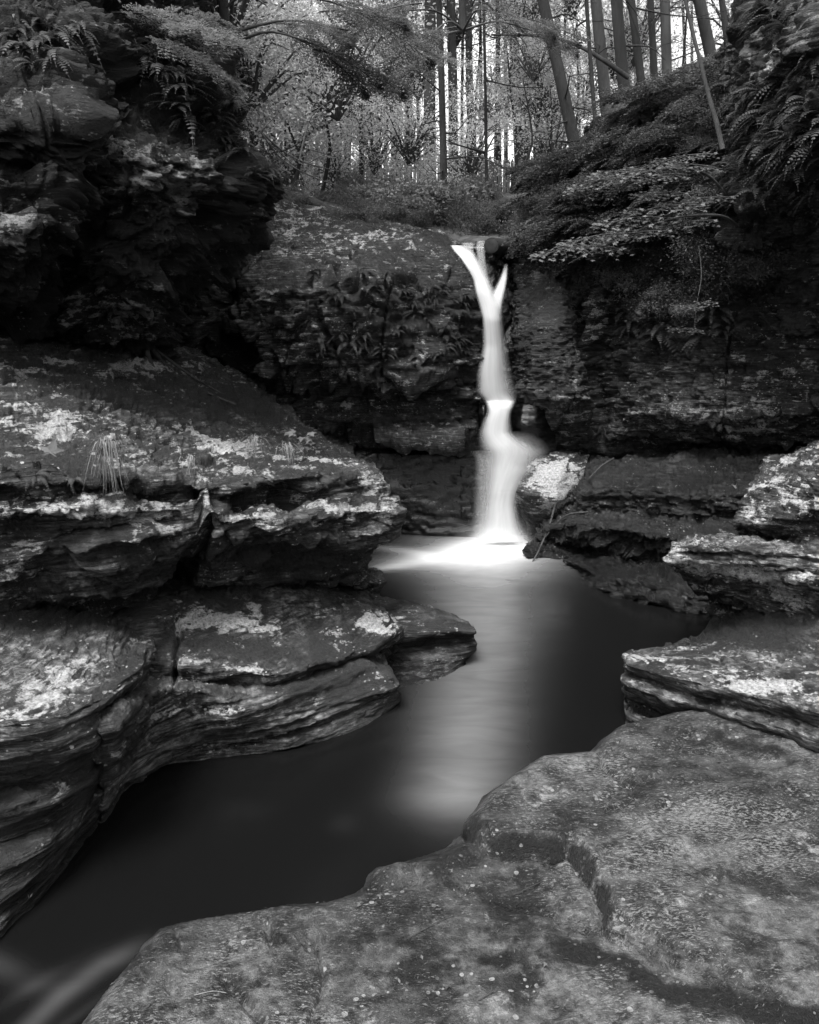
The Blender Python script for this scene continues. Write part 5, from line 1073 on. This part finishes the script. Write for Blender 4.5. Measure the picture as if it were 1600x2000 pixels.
# ---------------------------------------------------------------- grass tufts, leaves and twigs on the near rocks
def tuft(label, px_, py_, Y, n, L, seed, droop=1.0, cat='grass tuft', mat=None):
    rng = np.random.default_rng(seed); P = atY(px_, py_, Y); mb = MB()
    for i in range(n):
        a = rng.uniform(-1.6, 1.6); d = np.array([math.sin(a) * .45, -math.cos(a) * .5, .55]) * L * rng.uniform(.3, 1.2); t = np.linspace(0, 1, 9)[:, None]; sw = rng.standard_normal(3) * [.12, .08, .05] * L
        p = P + rng.standard_normal(3) * [.02, .01, .01] + d * t * .8 + sw * t ** 2 + np.array([0, 0, -1.]) * t ** 2 * L * droop * rng.uniform(.8, 1.4); w_ = np.array([math.cos(a), math.sin(a), 0]) * .0022 * (1 - t ** 2 * .8)
        V = np.concatenate([p - w_, p + w_]); k = np.arange(8); mb.add(V, np.stack([k, k + 1, k + 10, k + 9], -1))
    return tag(mb.build('grass_tuft', mat or M_grass, origin=P), label=label, cat=cat)
tuft('big tuft of long dry grass hanging over the lip of the left ledge', 208, 862, 3.95, 80, .24, 71, 1.1)
tuft('sparse bleached grass wisps on the left ledge right of the big tuft', 370, 895, 4.4, 26, .13, 72, .9)
tuft('fine grass strands draping over the right shoulder of the left ledge', 500, 860, 5.2, 46, .24, 73, .8)
tuft('grass strands on the left ledge next to the small leafy plant', 560, 870, 5.3, 34, .18, 74, .8)
tuft('few dry grass blades under the nose of the left ledge', 610, 1030, 4.85, 12, .10, 75, .9)
def near_leaf(label, P, N, L, seed, mat=M_pale, name='fallen_leaf', cat='leaf'):
    rng = np.random.default_rng(seed); v, T = maple_leaf(rng, L); v[:, 2] += .03 * L * rng.standard_normal(len(v))
    o = mesh(name, v, T, mat, None, False); q = Vector((0, 0, 1)).rotation_difference(Vector([float(a) for a in N])) @ Quaternion((0, 0, 1), rng.uniform(0, 6.28))
    o.rotation_mode = 'QUATERNION'; o.rotation_quaternion = q; o.location = [float(a) for a in P + N * .008]; return tag(o, label=label, cat=cat)
near_leaf('large pale maple leaf on the left ledge above the little ferns', atY(100, 884, 3.8), unit(np.array([.1, -.8, .6])), .125, 81, M_pale, 'maple_leaf')
mp = empty('leafy_plant', atY(568, 880, 5.35), label='small leafy seedling standing on the right shoulder of the left ledge', cat='plant')
rng = np.random.default_rng(4)
for i in range(9):
    q = np.array([rng.uniform(-.12, .15), rng.uniform(-.05, .05), rng.uniform(0, .12)]); v, T = maple_leaf(rng, .085); M = np.array(Quaternion((1, 0, 0), rng.uniform(.3, 1.3)).to_matrix()) @ np.array(Quaternion((0, 0, 1), rng.uniform(0, 6)).to_matrix())
    mesh('leaf', v @ M.T + q, T, M_pale, mp, False); mb = MB(); mb.tube([[0, 0, -.05], q * .6, q], .0015, 4); mb.build('stem', M_twig, mp)
def place_on(pts): 
    G_ = GRIDS['slab'][0]
    for a, b_ in pts:
        i = np.argmin((G_[2] - a) ** 2 + (G_[3] - b_) ** 2); yield G_[0][i], G_[1][i]
LF = [((1397, 1520), 'small bright leaf at the back of the slab near the undercut ledge', .035), ((1203, 1651), 'tiny pale leaf in the middle of the slab', .024), ((1075, 1712), 'small leaf lying in the recess of the slab step', .022), ((640, 1866), 'small pale leaf on the left half of the slab', .022),
      ((523, 1930), 'tiny round pale leaf near the left edge of the slab', .016), ((1330, 1560), 'small curled gray leaf on the upper slab', .024), ((872, 1935), 'pale torn leaf at the bottom middle of the slab', .03), ((1135, 1824), 'dead leaf wedged at the inner corner of the slab step', .04), ((647, 1932), 'small pale leaf at the bottom left of the slab', .016), ((1065, 1908), 'bright scrap of leaf below the slab step', .022)]
for k, (((a, b_), lab, L), (P, N)) in enumerate(zip(LF, place_on([q[0] for q in LF]))): near_leaf(lab, P, N, L, 90 + k)
TW = [((1055, 1745), 30, .13, 'long thin twig on the lower slab inside the step'), ((1325, 1755), -30, .06, 'short dark twig on the right part of the slab'), ((845, 1825), 35, .10, 'pale broken twig on the slab left of the moss'), ((1190, 1610), 55, .07, 'bent twig near the crack of the upper slab'),
      ((1455, 1672), -50, .04, 'short twig at the right of the slab'), ((960, 1960), 30, .05, 'short twig at the bottom middle of the slab'), ((410, 1950), 5, .05, 'curved pale twig in the moss at the bottom left'), ((1120, 1820), -20, .07, 'twig lying across the inner corner of the slab step')]
for k, (((a, b_), ang, L, lab), (P, N)) in enumerate(zip(TW, place_on([q[0] for q in TW]))):
    d = np.array([math.cos(R(ang)), math.sin(R(ang)), 0]); mb = MB(); mb.tube(curve([P + N * .006 - d * L, P + N * .008 + [.006, .01, 0], P + N * .006 + d * L], 9), np.linspace(.0022, .001, 9), 5); tag(mb.build('twig', M_grass if k == 6 else M_twig, origin=P), label=lab, cat='twig')

# ---------------------------------------------------------------- litter that nobody could count
def litter(name, src, n, L, W, mat, seed, label):
    rng = np.random.default_rng(seed); A = []
    for P, N, x, y, k in src:
        ok = np.nonzero((N[:, 2] > .55) & (x > -60) & (x < 1660) & (y < 2060) & (P[:, 2] > .03))[0]; i = rng.choice(ok, k); A.append((P[i], N[i]))
    P = np.concatenate([a[0] for a in A]); N = np.concatenate([a[1] for a in A]); m = len(P); P = P + N * .003 + rng.standard_normal((m, 3)) * [.003, .003, 0]
    d = unit(np.cross(N, rng.standard_normal((m, 3)))); s_ = np.cross(N, d); l = (L * rng.uniform(.4, 1.5, m))[:, None]; w_ = (W * rng.uniform(.6, 1.4, m))[:, None]
    V = np.stack([P - d * l / 2, P + s_ * w_ / 2 + N * l * .08, P + d * l / 2 + N * .001, P - s_ * w_ / 2 + N * l * .08], 1).reshape(-1, 3); i = np.arange(m)[:, None] * 4
    tag(mesh(name, V, np.concatenate([i + [0, 1, 2], i + [0, 2, 3]]), mat, None, False), kind='stuff', label=label, cat='litter')
sl_ = GRIDS['slab'][0]; LG = GRIDS['rock_ledge']
def seen(g): 
    ok = np.sum(g[1] * (CAM - g[0]), -1) > 0; return tuple(a[ok] for a in g)
litter('needle_litter', [(*sl_, 1300)] + [(*seen(g), 260) for g in LG], 0, .016, .0016, M_grass, 301, 'pale pine needles scattered over the slab and the ledges')
litter('leaf_litter', [(*sl_, 150)] + [(*seen(g), 70) for g in LG[:10]], 0, .016, .009, M_mid, 302, 'tiny dead leaf scraps scattered over the slab and the ledges')
shrubs('rock_ledge', [(160, 700), (240, 700), (250, 750), (170, 750)], 4, 46, 'dark mossy little bush growing on the back of the left ledge', 'mossy bushes on the left ledge', (.10, .18), BUSH, 20, push=.0)
shrubs('rock_ledge', [(620, 700), (780, 720), (780, 850), (600, 800)], 8, 47, 'small dim plant growing under the overhang of the wall left of the falls', 'plants under the wall overhang', (.08, .16), BUSH, 22, push=.0)
